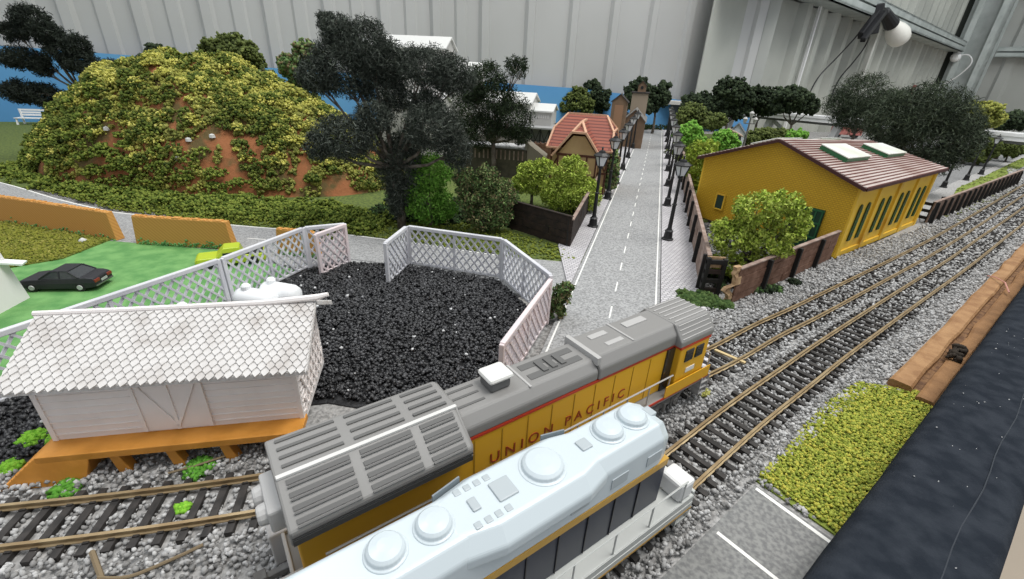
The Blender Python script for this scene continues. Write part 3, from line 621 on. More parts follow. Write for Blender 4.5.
# flared radiator section
RS = lambda k=1.0: [(-1.12, 4.0), (-1.78, 4.28), (-1.78, 4.78), (-.62 * k, 5.62), (.95 * k, 5.62), (1.78, 4.78), (1.78, 4.28), (1.12, 4.0)]
g = MB(); g.loft([(-.45, RS()), (4.9, RS()), (5.05, [(y * .9, z - .1) for y, z in RS()])]); rad = g.obj('radiator_housing', M_ug, u, bevel=.07)
M_pale = mat('pale edge', (.62, .61, .59), .3)  # pale colour for the strip along the radiator ridge
g = MB(); g.bar((-.4, -.62, 5.63), (4.95, -.62, 5.63), .13, .07); part_label(g.obj('ridge_strip', M_pale, rad), 'pale ridge strip')
g = MB()
for x0, x1 in ((-.2, 1.45), (1.75, 3.3), (3.6, 4.75)):
    for q in (.14, .38, .62, .86):
        y = -.62 + (-1.78 + .62) * q; z = 5.62 + (4.78 - 5.62) * q; g.bar((x0, y, z + .0), (x1, y, z + .0), .13, .07, (0, -.59, .81))
        yb = y + (-.12) * 1; g.bar((x0, yb, z - .087 + .03), (x1, yb, z - .087 + .03), .05, .09, (0, -.59, .81))
    for y in (-.3, .05, .4, .75): g.box(x0, x1, y - .055, y + .055, 5.6, 5.66)
sl = g.obj('radiator_slats', M_slot, rad)
g = MB(); g.bar((-.4, -1.80, 4.42), (4.9, -1.80, 4.42), .05, .18, (0, 0, 1)); g.bar((-.4, -1.80, 4.62), (4.9, -1.80, 4.62), .05, .06); g.obj('radiator_shutter', mat('black shutter', (.05, .05, .05), .6), rad)
# cab at the front end
g = MB(); cs = lambda hw: [(-hw, 1.9), (-hw, 4.35), (hw, 4.35), (hw, 1.9)]
g.loft([(16.3, cs(1.42)), (18.55, cs(1.42)), (18.85, cs(1.25))]); cab = g.obj('cab', M_uy, u, bevel=.05)
g = MB(); cr = lambda hw, tz: [(-hw, 4.42), (-hw, 4.72), (-hw * .62, tz), (hw * .62, tz), (hw, 4.72), (hw, 4.42)]
g.loft([(16.15, cr(1.45, 5.45)), (18.7, cr(1.45, 5.45)), (18.95, cr(1.3, 5.3))]); cr_ = g.obj('cab_roof', M_ug, u, bevel=.06)
g = MB()
for k in range(6): y = -.75 + k * .3; g.box(16.3, 18.7, y - .03, y + .03, 5.43, 5.49)
for k in range(4):
    q = .15 + k * .24; y = -.9 - (1.45 - .9) * q; z = 5.45 - .73 * q; g.bar((16.3, y, z), (18.6, y, z), .05, .05)
g.obj('roof_ribs', M_steel, cr_)
g = MB(); g.loft([(16.22, [(-1.45, 4.31), (-1.45, 4.43), (1.45, 4.43), (1.45, 4.31)]), (18.6, [(-1.45, 4.31), (-1.45, 4.43), (1.45, 4.43), (1.45, 4.31)]), (18.92, [(-1.27, 4.31), (-1.27, 4.43), (1.27, 4.43), (1.27, 4.31)])]); g.obj('red_band', M_red, cab)
for x0, x1 in ((16.75, 17.35), (17.55, 18.15)):
    for y0 in (-1.47, 1.40): g = MB(); g.box(x0, x1, y0, y0 + .07, 3.45, 4.1); g.obj('cab_window', M_glass, cab, bevel=.02)
for y in (-.7, .7): g = MB(); g.box(18.8, 18.9, y - .4, y + .4, 3.4, 4.1); g.obj('windscreen', M_glass, cab)
g = MB(); g.box(17.05, 17.75, -1.45, -1.41, 2.75, 3.0); part_label(g.obj('number_panel', M_num, cab), 'pale smudged number panel')
g = MB(); g.box(15.75, 16.3, -1.12, -.9, 1.95, 4.3); g.obj('doorway', M_glass, u)
g = MB(); g.loft([(18.85, [(-.9, 1.9), (-.9, 3.1), (.9, 3.1), (.9, 1.9)]), (19.25, [(-.8, 1.9), (-.8, 2.9), (.8, 2.9), (.8, 1.9)])]); g.obj('nose', M_uy, u, bevel=.06)
# frame, walkway and running gear
g = MB(); g.box(-.55, 19.2, -1.5, 1.5, 1.62, 1.9); fr = g.obj('walkway', mat('walkway grey', (.24, .235, .23), .6), u, bevel=.03)
g = MB(); g.box(15.6, 19.15, -1.54, -1.50, 1.86, 2.5); g.box(15.6, 19.15, 1.50, 1.54, 1.86, 2.5); part_label(g.obj('side_skirt', M_uy, u), 'yellow skirt below the cab')
g = MB(); g.box(.2, 19.2, -1.53, -1.50, 1.78, 1.9); g.box(.2, 19.2, 1.50, 1.53, 1.78, 1.9); g.obj('sill_stripe', M_red, fr)
truck_assembly(u, 1.5); truck_assembly(u, 13.9)
g = MB(); g.loft([(6.6, [(-1.3, .9), (-1.3, 1.62), (1.3, 1.62), (1.3, .9), (.9, .65), (-.9, .65)]), (12.0, [(-1.3, .9), (-1.3, 1.62), (1.3, 1.62), (1.3, .9), (.9, .65), (-.9, .65)])]); g.obj('fuel_tank', M_truck, u, bevel=.05)
coupler(u, 19.3, 1); coupler(u, -.6, -1)
for x, s in ((-.65, -1), (19.3, 1)):
    g = MB(); g.box(min(x, x + .12), max(x, x + .12), -1.45, 1.45, .85, 2.0); g.bar((x, -1.3, 1), (x + s * .5, -1.3, .75), .1, .3); g.bar((x, 1.3, 1), (x + s * .5, 1.3, .75), .1, .3); g.obj('pilot', M_steel, u, bevel=.03)
g = MB(); g.box(-1.0, -.25, -1.55, -.75, .65, 2.05); g.box(-1.0, -.25, .75, 1.55, .65, 2.05); part_label(g.obj('end_steps', mat('pale end steps', (.55, .53, .52), .5), u, bevel=.06), 'pale grey steps at the radiator end')
g = MB(); g.lathe((-.6, -.35, 4.3), [(.28, -.4), (.34, 0), (.28, .45)], 14, (-1, 0, 0)); g.lathe((-.6, .35, 4.3), [(.28, -.4), (.34, 0), (.28, .45)], 14, (-1, 0, 0)); g.box(-.8, -.3, -.8, .8, 3.9, 4.7)
part_label(g.obj('headlight_housing', mat('pale housing', (.5, .49, .48), .5), u, bevel=.08), 'pale housing at the radiator end')
railing(u, [(.3, -1.42), (16.1, -1.42)], [(x, -1.42) for x in np.linspace(5.6, 15.9, 8)], 1.9, 2.95, M_steel)
railing(u, [(.3, 1.42), (16.1, 1.42)], [(x, 1.42) for x in np.linspace(5.6, 15.9, 8)], 1.9, 2.95, M_steel)
railing(u, [(19.35, -1.3), (19.35, 1.3)], [(19.35, y) for y in (-1.3, -.5, .5, 1.3)], 1.4, 3.0, M_steel)
grab_steps(u, 19.0, -1.35, M_steel); grab_steps(u, 19.0, 1.35, M_steel)
for sgn in (-1, 1):
    Mx = Matrix.Translation((9.6, sgn * 1.05, 2.95)) @ (Matrix.Rotation(math.pi, 4, 'Z') if sgn > 0 else Matrix()) @ Matrix.Rotation(math.pi / 2, 4, 'X')
    text_part('lettering', 'UNION PACIFIC', .66, Mx, M_letter, hood, sp=1.6)
g = MB()
for k in range(9): g.box(5.4 + k * 1.15, 5.44 + k * 1.15, -1.06, -1.03, 2.0, 4.2)
g.obj('door_seam', mat('seam ochre', (.45, .24, .015), .5), hood)
put(u, (-6.0, 8.93, 0), math.radians(36.3))

# ---- pale grey locomotive on the front track
q = thing('diesel_locomotive', 'pale grey diesel locomotive with round roof fans and navy side, on the front track', 'locomotive', local=True)
M_pg = mat('pale blue grey paint', (0.54, 0.60, 0.63), 0.30, spec=.6)
M_gold = mat('gold stripe', (0.52, 0.30, 0.05), 0.4)
M_navy = mat('navy paint', (0.012, 0.017, 0.035), 0.35)
M_sil = mat('silver walkway', (0.50, 0.51, 0.49), 0.4)
HL = 18.3
hs = lambda hw, zt: [(-hw, 4.0), (-hw, zt - .42), (-hw + .32, zt), (hw - .32, zt), (hw, zt - .42), (hw, 4.0)]
g = MB(); g.loft([(4.5, hs(.95, 5.55)), (17.7, hs(.95, 5.55)), (18.15, hs(.82, 5.35)), (18.3, hs(.7, 5.1))]); hd = g.obj('upper_hood', M_pg, q, bevel=.08, seg=3)
hb = lambda hw: [(-hw, 4.75), (-hw, 5.12), (-hw + .38, 5.56), (hw - .38, 5.56), (hw, 5.12), (hw, 4.75)]
g = MB(); g.loft([(10.4, hb(.94)), (11.5, hb(1.16)), (14.3, hb(1.16)), (15.2, hb(.94))]); g.obj('dynamic_brake_blister', M_pg, q, bevel=.08, seg=3)
g = MB(); g.box(4.5, 18.25, -.93, .93, 1.95, 3.75); lower = g.obj('lower_hood', M_navy, q, bevel=.04)
g = MB(); g.box(4.5, 18.28, -.955, .955, 3.86, 4.02); g.box(4.5, 18.28, -.945, .945, 3.72, 3.86); part_label(g.obj('stripe', M_gold, lower), 'gold stripe')
g = MB()
for k in range(11): g.box(5.4 + k * 1.15, 5.43 + k * 1.15, -.965, -.93, 2.0, 3.7)
g.obj('door_seam', M_black, lower)
M_fan = mat('hatch grey', (.40, .44, .46), .4)  # darker blue grey of the roof hatches and vents
for x, r in ((8.9, .46), (10.1, .46), (13.45, .62), (16.05, .50), (17.15, .50)):
    g = MB(); g.lathe((x, .03, 5.5), [(r * 1.14, 0), (r * 1.12, .08), (r * .98, .10), (r * .95, .2), (r * .8, .27), (r * .4, .31), (.02, .32)], 28); fo = g.obj('roof_fan', M_pg, hd, smooth=False, bevel=.02)
g = MB()
for x, a, b in ((12.1, .3, .32), (18.0, .16, .2), (15.0, .2, .2), (11.2, .12, .2)): h_ = MB(); h_.box(x - a, x + a, -b, b, 5.4 if x < 17.7 else 5.2, 5.62 if x < 17.7 else 5.5); h_.obj('roof_hatch', M_fan, hd, bevel=.03)
for y in (-.55, .55):
    for k in range(4): g.box(10.9 + k * .3, 11.1 + k * .3, y - .1, y + .1, 5.52, 5.585)
g.obj('roof_vents', M_fan, hd, bevel=.03)
for a, b in (((15.1, .98, 5.2), (14.3, 1.17, 5.2)), ((10.5, .98, 5.2), (11.4, 1.16, 5.2))): g = MB(); g.bar(a, b, .05, .26); g.obj('brake_grille', mat('slate grille', (.2, .23, .25), .5), hd)
for k in range(3): g = MB(); g.box(17.0 - k * 1.6, 17.7 - k * 1.6, -.975, -.94, 4.35, 4.75); g.obj('side_vent', M_fan, hd)
# cab and short nose, mostly outside the photograph
g = MB(); g.box(1.9, 4.5, -1.5, 1.5, 1.95, 4.9); cb_ = g.obj('cab', M_pg, q, bevel=.08); g = MB(); g.loft([(1.8, hs(1.52, 5.7)), (4.6, hs(1.52, 5.7))]); g.obj('cab_roof', M_pg, q, bevel=.08)
g = MB(); g.box(.2, 1.9, -.9, .9, 1.95, 4.2); g.obj('nose', M_navy, q, bevel=.15)
for x0 in (2.2, 3.3):
    for y0 in (-1.53, 1.48): g = MB(); g.box(x0, x0 + .8, y0, y0 + .05, 3.7, 4.5); g.obj('cab_window', M_glass, cb_)
g = MB(); g.box(-.7, 19.6, -1.52, 1.52, 1.70, 1.95); wk = g.obj('walkway', M_sil, q, bevel=.03)
g = MB(); g.box(-.7, 19.6, -1.56, -1.50, 1.30, 1.62); g.box(-.7, 19.6, 1.50, 1.56, 1.30, 1.62); g.box(-.7, 19.6, -1.54, -1.5, 1.62, 1.92); g.box(-.7, 19.6, 1.5, 1.54, 1.62, 1.92); g.obj('side_sill', M_sil, wk)
g = MB(); g.box(-.7, 19.6, -1.565, -1.53, 1.28, 1.38); g.box(-.7, 19.6, 1.53, 1.565, 1.28, 1.38); g.obj('stripe', M_gold, wk)
truck_assembly(q, 1.6, axles=2, sp=2.7); truck_assembly(q, 14.6, axles=2, sp=2.7)
g = MB(); g.box(6.6, 12.0, -1.25, 1.25, .7, 1.7); g.obj('fuel_tank', M_truck, q, bevel=.15)
coupler(q, 19.6, 1); coupler(q, -.7, -1)
for x in (-.85, 19.6): g = MB(); g.box(x, x + .14, -1.5, 1.5, .8, 2.05); g.obj('pilot', M_sil, q, bevel=.03)
railing(q, [(4.8, -1.48), (19.0, -1.48)], [(x, -1.48) for x in np.linspace(5, 18.9, 9)], 1.95, 2.95, M_sil, .035)
railing(q, [(4.8, 1.48), (19.0, 1.48)], [(x, 1.48) for x in np.linspace(5, 18.9, 9)], 1.95, 2.95, M_sil, .035)
g = MB()
for y in (-1.0, 1.0): g.box(18.75, 19.55, y - .48, y + .48, 1.95, 2.75 if y < 0 else 2.6)
g.box(18.9, 19.5, -.5, .5, 1.95, 2.25); part_label(g.obj('end_steps', mat('white end housing', (.72, .72, .71), .4), q, bevel=.12), 'white end housing')
grab_steps(q, 19.2, -1.3, M_sil); grab_steps(q, 19.2, 1.3, M_sil)
ang = math.radians(35.97); org = np.array([-4.3, 5.15]) - np.array([math.cos(ang), math.sin(ang)]) * 6.75
put(q, (org[0], org[1], 0), ang)

# ------------------------------------------------------------------ white depot on its orange platform
dp = thing('depot_building', 'white depot with scalloped shingle roof on an orange platform beside the back track', 'building', local=True)
M_dw = mat('white printed wall', (0.84, 0.79, 0.77), 0.55, (0.78, 0.73, 0.71), .6)
M_or = mat('orange platform plastic', (0.62, 0.27, 0.045), 0.5, (0.50, 0.21, 0.03), 1.0, bump=.2, bscale=3)
M_dr = mat('off white shingle', (0.60, 0.58, 0.565), 0.7, (0.42, 0.385, 0.36), .9, lo=.45, hi=.8)
LW, DW = 9.5, 4.6
g = MB(); rz = 5.85
g.add([(0, 0, 1.25), (LW, 0, 1.25), (LW, DW, 1.25), (0, DW, 1.25), (0, 0, 4.45), (LW, 0, 4.45), (LW, DW, 4.45), (0, DW, 4.45), (0, DW / 2, rz - .1), (LW, DW / 2, rz - .1)],
      [(0, 1, 5, 4), (1, 2, 6, 9, 5), (2, 3, 7, 6), (3, 0, 4, 8, 7), (3, 2, 1, 0)]); g.obj('wall', M_dw, dp)
def scallop(g, x0, x1, ya, za, yb, zb, row, pitch, up):
    """courses of pointed shingles from the eave (a) to the ridge (b)"""
    L_ = math.hypot(yb - ya, zb - za); ny, nz = (ya - yb) / L_ * 0, 0; nr = int(L_ / row) + 1; dy, dz = (yb - ya) / L_, (zb - za) / L_; oy, oz = (-dz, dy) if dy > 0 else (dz, -dy)
    for r in range(nr):
        a = r * row - .12; b = min(a + row * 1.5, L_); x = x0 - (r % 2) * pitch / 2
        while x < x1:
            xa = max(x, x0); xb = min(x + pitch, x1)
            if xb - xa > .05:
                xm = (xa + xb) / 2; h0 = .07 + up; h1 = .02 + up; pts = [(xa + .02, a + .17, h0), (xm, a, h0 + .02), (xb - .02, a + .17, h0), (xb - .02, b, h1), (xa + .02, b, h1)]
                vs = [(px_, ya + dy * s + oy * h, za + dz * s + oz * h) for px_, s, h in pts] + [(px_, ya + dy * s + oy * (h - .07), za + dz * s + oz * (h - .07)) for px_, s, h in pts]
                g.add(vs, [(0, 1, 2, 3, 4), (9, 8, 7, 6, 5)] + [(i, (i + 1) % 5, (i + 1) % 5 + 5, i + 5) for i in range(5)])
            x += pitch
g = MB(); ea = (-.75, 4.25); eb = (DW + .75, 4.25); rg = (DW / 2, rz)
for (y, z) in (ea, eb):
    g.add([(-.45, y, z), (10.2, y, z), (10.2, rg[0], rg[1]), (-.45, rg[0], rg[1]), (-.45, y, z - .16), (10.2, y, z - .16), (10.2, rg[0], rg[1] - .16), (-.45, rg[0], rg[1] - .16)], [(0, 1, 2, 3), (7, 6, 5, 4), (0, 4, 5, 1), (1, 5, 6, 2), (2, 6, 7, 3), (3, 7, 4, 0)])
rf_ = g.obj('roof', M_dr, dp)
g = MB(); scallop(g, -.45, 10.2, ea[0], ea[1], rg[0], rg[1], .27, .33, .0); scallop(g, -.45, 10.2, eb[0], eb[1], rg[0], rg[1], .27, .33, .0); g.obj('shingles', M_dr, rf_)
g = MB(); g.tube([(-.5, DW / 2, rz + .04), (3, DW / 2, rz + .03), (8, DW / 2, rz + .06), (10.3, DW / 2, rz + .22), (10.75, DW / 2, rz + .34)], [.12, .12, .13, .15, .10], 8); g.obj('ridge_cap', M_dw, rf_)
# clapboards, door and corner boards
g = MB()
for k in range(9): z = 1.5 + k * .32; g.box(.0, LW, -.035, 0, z, z + .05)
for x in (0, LW - .18): g.box(x, x + .18, -.06, 0, 1.25, 4.4)
for k in range(12): z = 1.45 + k * .28; g.box(LW, LW + .035, .1, DW - .1, z, z + .05)
g.obj('siding_boards', M_dw, dp)
g = MB(); g.box(3.3, 5.9, -.05, -.0, 1.35, 3.9); g.bar((3.5, -.09, 3.8), (4.6, -.09, 1.5), .12, .06, (0, 1, 0)); g.bar((5.7, -.09, 3.8), (4.6, -.09, 1.5), .12, .06, (0, 1, 0))
for x in (3.3, 4.53, 5.76): g.box(x, x + .14, -.11, -.05, 1.35, 3.95)
g.box(3.3, 5.9, -.11, -.05, 3.85, 3.98); g.obj('freight_door', M_dw, dp)
g = MB()
for k in range(7): g.bar((LW + .06, .3 + k * .6, 1.4), (LW + .06, min(.3 + k * .6 + 1.6, 4.3), 1.4 + min(1.6, 4.3 - (.3 + k * .6)) * 1.8), .07, .07)
for k in range(7): g.bar((LW + .06, 4.3 - k * .6, 1.4), (LW + .06, max(4.3 - k * .6 - 1.6, .3), 1.4 + min(1.6, 4.3 - k * .6 - .3) * 1.8), .07, .07)
g.obj('end_trellis', M_dw, dp)
g = MB(); g.box(-.05, LW + .06, -1.0, .25, .98, 1.26); g.box(-.05, LW + .06, -1.04, -.96, 1.0, 1.34)
pf = g.obj('platform', M_or, dp, bevel=.03); g = MB(); g.box(0, LW, .2, DW, .98, 1.26); g.obj('floor_base', M_dw, dp)
g = MB(); g.hexa([(-1.5, -1.25, 0), (1.4, -1.25, 0), (1.4, .6, 0), (-1.35, .6, 0), (-.12, -1.0, 1.25), (1.75, -1.0, 1.25), (1.75, .6, 1.25), (-.1, .6, 1.25)])
for k in range(7): a = -1.40 + k * .185; z = .10 + k * .165; g.box(a, a + .08, -1.22 + k * .03, .6, z, z + .06)
g.obj('ramp', M_or, dp, bevel=.03)
for k, x in enumerate((2.6, 4.6, 6.6, 8.5)): g = MB(); g.hexa([(x - .15, -.95, 0), (x + .3, -.95, 0), (x + .3, -.5, 0), (x - .15, -.5, 0), (x - .3, -.95, 1.0), (x + .05, -.95, 1.0), (x + .05, -.5, 1.0), (x - .3, -.5, 1.0)]); g.obj('leg', M_or, dp, bevel=.03)
for k, x in enumerate((1.6, 3.9, 6.2, 8.3)): g = MB(); g.box(x - .2, x + .2, 3.6, 4.1, 0, 1.0); g.obj('leg', M_or, dp)
put(dp, (-18.25, 13.15, 0), math.radians(12.2))

# ------------------------------------------------------------------ yard objects behind the depot
M_tank = mat('bright white plastic', (0.84, 0.85, 0.86), 0.35)
def tank(label, loc, ang, L_=2.9, r=.72):
    t = thing('storage_tank', label, 'tank', local=True, group='white tanks on the coal'); g = MB(); g.lathe((-L_ / 2, 0, r), [(.05, -.02), (r * .55, .04), (r * .85, .2), (r, .5), (r, L_ - .5), (r * .85, L_ - .2), (r * .55, L_ - .04), (.05, L_ + .02)], 20, (1, 0, 0)); g.obj('shell', M_tank, t, smooth=True)
    g = MB(); g.lathe((-.6, 0, r * 1.75), [(.3, 0), (.3, .38), (.2, .5), (.03, .54)], 14); g.obj('filler_cap', M_tank, t)
    g = MB()
    for x in (-L_ * .3, L_ * .3): g.box(x - .15, x + .15, -r * .8, r * .8, 0, r * .5)
    g.obj('saddle', M_tank, t, bevel=.03); return put(t, loc, ang)
g = MB(); g.box(-2.7, 2.7, -1.35, 1.35, 0, .22); o = g.obj('tank_tray', M_tank, bevel=.05); tag(o, 'flat white tray on the coal carrying the two white tanks', 'tray'); put(o, (-16.2, 26.6, .2), math.radians(-12))
tank('rear white tank on the tray, nearer the lattice gate', (-15.9, 27.1, .42), math.radians(-14)); tank('front white tank on the tray, close behind the depot ridge', (-17.0, 26.0, .42), math.radians(-12)); tank('leftmost white tank, mostly hidden by the depot ridge', (-19.6, 23.6, .15), math.radians(-8), 2.6)
def booth():
    t = thing('white_booth', 'white tapering booth with a grey cap at the left edge beside the black car', 'booth', local=True)
    g = MB(); g.hexa([(-2, -1.8, 0), (2, -1.8, 0), (2, 1.8, 0), (-2, 1.8, 0), (-1.7, -1.5, 4.2), (1.7, -1.5, 4.2), (1.7, 1.5, 4.2), (-1.7, 1.5, 4.2)]); g.obj('body', mat('white printed booth', (.80, .76, .76), .5), t, bevel=.06)
    g = MB(); g.box(-1.9, 1.9, -1.7, 1.7, 4.2, 4.5); g.obj('cap', mat('grey lid', (.42, .42, .46), .5), t, bevel=.06)
    g = MB(); g.box(-.5, 1.2, -1.95, -1.6, .8, 2.8); g.obj('panel', mat('pale pink panel', (.78, .72, .72), .5), t, bevel=.05)
    g = MB(); g.bar((1.5, 1.2, 3.0), (2.8, 1.6, 2.7), .7, .12); g.obj('flap', mat('white flap', (.8, .85, .8), .5), t)
    return put(t, (-34.9, 24.6, 0), math.radians(8))
booth()
# black coupe
def car_body(g, prof, hw, z0): pass
c = thing('toy_car', 'black hatchback coupe parked on the green board behind the lattice', 'car', local=True)
M_cb = mat('matt black car', (0.018, 0.018, 0.022), 0.45, spec=.4)
g = MB(); S = lambda hw, zb, zt: [(-hw, zb), (-hw * 1.0, zb + (zt - zb) * .55), (-hw * .93, zt), (hw * .93, zt), (hw, zb + (zt - zb) * .55), (hw, zb)]
g.loft([(-2.45, S(.86, .34, .62)), (-2.3, S(.95, .24, .78)), (-1.6, S(1.0, .2, .86)), (-.4, S(1.0, .2, .93)), (1.0, S(1.0, .2, .98)), (2.0, S(.98, .22, 1.0)), (2.4, S(.92, .28, .92)), (2.5, S(.86, .4, .8))]); bd = g.obj('body', M_cb, c, bevel=.05)
g = MB(); C4 = lambda hw, z: [(-hw, z), (hw, z)]
g.add([(-.95, -.9, .92), (-.95, .9, .92), (1.55, .9, .98), (1.55, -.9, .98), (-.2, -.72, 1.42), (-.2, .72, 1.42), (.85, .72, 1.42), (.85, -.72, 1.42)], [(0, 1, 5, 4), (1, 2, 6, 5), (2, 3, 7, 6), (3, 0, 4, 7), (4, 5, 6, 7)]); cab_ = g.obj('greenhouse', mat('car glass', (.03, .035, .04), .1, spec=.7), c, bevel=.03)
g = MB(); g.box(-.22, .9, -.74, .74, 1.40, 1.47)
for sy in (-1, 1):
    for a, b in (((-.98, .9 * sy, .93), (-.2, .73 * sy, 1.42)), ((.35, .88 * sy, .95), (.3, .73 * sy, 1.42)), ((1.55, .9 * sy, .98), (.88, .73 * sy, 1.42))): g.bar(a, b, .1, .1)
g.obj('roof', M_cb, cab_, bevel=.03)
for x in (-1.55, 1.5):
    for y in (-.9, .9):
        g = MB(); g.lathe((x, y * .98, .32), [(.32, -.12), (.32, .12)], 16, (0, 1, 0)); wh = g.obj('wheel', mat('tyre', (.02, .02, .02), .8), c, bevel=.02)
        g = MB(); g.lathe((x, y * 1.02 + (.1 if y > 0 else -.1), .32), [(.19, -.03), (.17, .04)], 12, (0, 1 if y > 0 else -1, 0)); g.obj('hubcap', mat('silver hub', (.5, .5, .5), .35), wh)
for y in (-.62, .62): g = MB(); g.box(2.42, 2.53, y - .24, y + .24, .62, .84); g.obj('tail_light', mat('tail red', (.22, .03, .02), .3), c, bevel=.03)
g = MB(); g.box(2.47, 2.54, -.3, .3, .52, .68); g.obj('number_plate', mat('plate grey', (.4, .4, .4), .5), c)
g = MB(); g.box(2.4, 2.56, -.85, .85, .33, .45); g.box(-2.55, -2.4, -.85, .85, .33, .45); g.obj('bumper', mat('dark chrome', (.25, .25, .25), .3, metal=.8), c, bevel=.03)
put(c, (-32.3, 28.6, .07), math.radians(8))
# lime pickup
c = thing('toy_truck', 'lime green pickup truck parked behind the lattice beside the orange wall', 'pickup truck', local=True)
M_lime = mat('lime car paint', (0.42, 0.52, 0.03), 0.35)
g = MB(); g.loft([(-2.5, S(.85, .3, .7)), (-2.3, S(.95, .22, .85)), (2.4, S(.95, .22, .85)), (2.55, S(.85, .3, .75))]); g.obj('body', M_lime, c, bevel=.06)
g = MB(); g.add([(-1.0, -.88, .85), (-1.0, .88, .85), (.9, .88, .85), (.9, -.88, .85), (-.4, -.7, 1.5), (-.4, .7, 1.5), (.75, .7, 1.5), (.75, -.7, 1.5)], [(0, 1, 5, 4), (1, 2, 6, 5), (2, 3, 7, 6), (3, 0, 4, 7), (4, 5, 6, 7)]); cb2 = g.obj('cab', M_lime, c, bevel=.06)
for y in (-.82, .82): g = MB(); g.bar((-.5, y, 1.0), (.7, y, 1.0), .06, .3); g.obj('side_window', M_glass, cb2)
g = MB(); g.box(1.0, 2.4, -.75, .75, .84, .9); g.obj('cargo_bed', M_black, c)
for x in (-1.5, 1.6):
    for y in (-.88, .88): g = MB(); g.lathe((x, y, .34), [(.34, -.14), (.34, .14)], 16, (0, 1, 0)); g.obj('wheel', MATS['tyre'], c, bevel=.02)
put(c, (-23.6, 34.2, .07), math.radians(28))
# orange block walls
M_ow = stripes('orange printed wall', (0.58, 0.29, 0.075), (0.50, 0.23, 0.05), 5.5, 'DIAGONAL', .6, .2, .0002)
def owall(label, a, b, h, th, seed):
    a = np.array(a); b = np.array(b); Lg = np.linalg.norm(b - a); ang = math.atan2(*(b - a)[::-1]); t = thing('orange_wall', label, 'wall block', local=True, group='orange walls by the cross road')
    g = MB(); g.hexa([(-.1, -th / 2, 0), (Lg + .1, -th / 2, 0), (Lg + .1, th / 2, 0), (-.1, th / 2, 0), (.15, -th * .35, h), (Lg - .15, -th * .35, h), (Lg - .15, th * .35, h), (.15, th * .35, h)]); g.obj('wall_block', M_ow, t, bevel=.05)
    g = MB(); rr_ = random.Random(seed)
    x = .2
    while x < Lg - .6: l_ = rr_.uniform(.2, .7); g.box(x, x + l_, -th * .3, th * .3, h - .05, h + rr_.uniform(.02, .08)); x += l_ + rr_.uniform(.1, .4)
    g.obj('rough_top', M_ow, t)
    rng = np.random.default_rng(seed); P = np.c_[rng.uniform(.2, Lg, 240), np.full(240, -th * .52), np.abs(rng.normal(0, .22, 240))]; V_, F_ = scatter(rng, P, .09, 'oct', .5); o = fast('moss', V_, F_, M_green, t); o['kind'] = 'stuff'
    return put(t, (a[0], a[1], .05), ang)
owall('long orange wall at the left edge, left of the gap', (-62.5, 44.3), (-36.3, 38.1), 2.6, .8, 1)
owall('shorter orange wall right of the gap, beside the lime pickup', (-34.0, 37.6), (-25.2, 37.3), 2.55, .8, 2)
owall('orange block mostly hidden behind the left lattice panels', (-20.9, 36.9), (-16.9, 36.2), 2.3, .7, 3)
# weeds, twigs and a pebble near the depot
def tuft(label, loc, r, n, seed, name='weed_tuft', cols=((.16, .42, .03), (.28, .55, .06), (.10, .28, .02))):
    rng = np.random.default_rng(seed); d = rng.normal(size=(n, 3)); d /= np.linalg.norm(d, axis=1)[:, None]; P = d * np.array([r, r, r * .5]) * rng.uniform(.2, 1, (n, 1)) ** .5; P[:, 2] = np.abs(P[:, 2]) + .05; V_, F_ = scatter(rng, P, .10, 'oct', .5)
    o = fast(name, V_, F_, mat(name + ' green' + str(cols[0]), cols[0], .9, island=list(cols), spec=.15)); tag(o, label, 'weed'); return put(o, loc)
tuft('bright green weed tuft above left of the orange ramp', (-20.6, 14.2, .1), .5, 420, 1)
tuft('bright green weed tuft beside the upper edge of the ramp', (-19.5, 14.3, .1), .5, 340, 2)
tuft('small bright green weed at the left edge by the ramp foot', (-20.1, 12.7, .05), .4, 260, 3)
tuft('grassy weed tuft growing below the ramp corner', (-17.0, 11.8, .05), .5, 300, 4, cols=((.08, .25, .03), (.14, .36, .05), (.05, .16, .02)))
tuft('green weed tuft under the platform before the middle legs', (-12.6, 13.1, .05), .6, 360, 5, cols=((.08, .25, .03), (.16, .4, .05), (.05, .16, .02)))
tuft('tiny green weed between the rails below the depot', (-12.0, 11.2, .1), .25, 100, 6)
tuft('yellowish lichen clump beside the front rail', (10.8, 19.7, .1), .35, 150, 7, 'lichen_clump', ((.30, .30, .08), (.4, .38, .12), (.2, .2, .05)))
tuft('dark green tuft on the ballast below the brown fence', (24.5, 35.6, .1), .6, 220, 8, 'dark_tuft', ((.01, .018, .01), (.02, .03, .015), (.03, .04, .02)))
for k, (a, b, lb) in enumerate((([(-13.7, 9.3, .35), (-13.2, 8.9, .4), (-12.6, 8.4, .35), (-12.2, 7.9, .3)], .09, 'bent dry twig at the lower left beside the near rail'), ([(-12.7, 8.4, .5), (-11.9, 8.6, .3), (-10.9, 9.2, .35), (-10.2, 9.7, .4)], .06, 'long thin dry twig leaning towards the near rail'), ([(-13.6, 12.6, .3), (-12.6, 13.0, .4), (-11.8, 13.6, .35)], .05, 'thin grey twig lying under the depot platform'))):
    g = MB(); g.tube([tuple(p) for p in smooth_path(a, 4)], b, 6); tag(g.obj('twig', mat('dry twig', (.20, .15, .09), .8), org=a[0]), lb, 'twig')
g = MB(); g.lathe((-38.6, 36.9, .2), [(.05, -.25), (.28, -.1), (.32, .1), (.05, .3)], 10); tag(g.obj('pebble', mat('white pebble', (.6, .6, .58), .6), org=(-38.6, 36.9, 0), smooth=True), 'single white pebble on the lawn below the orange wall', 'pebble')

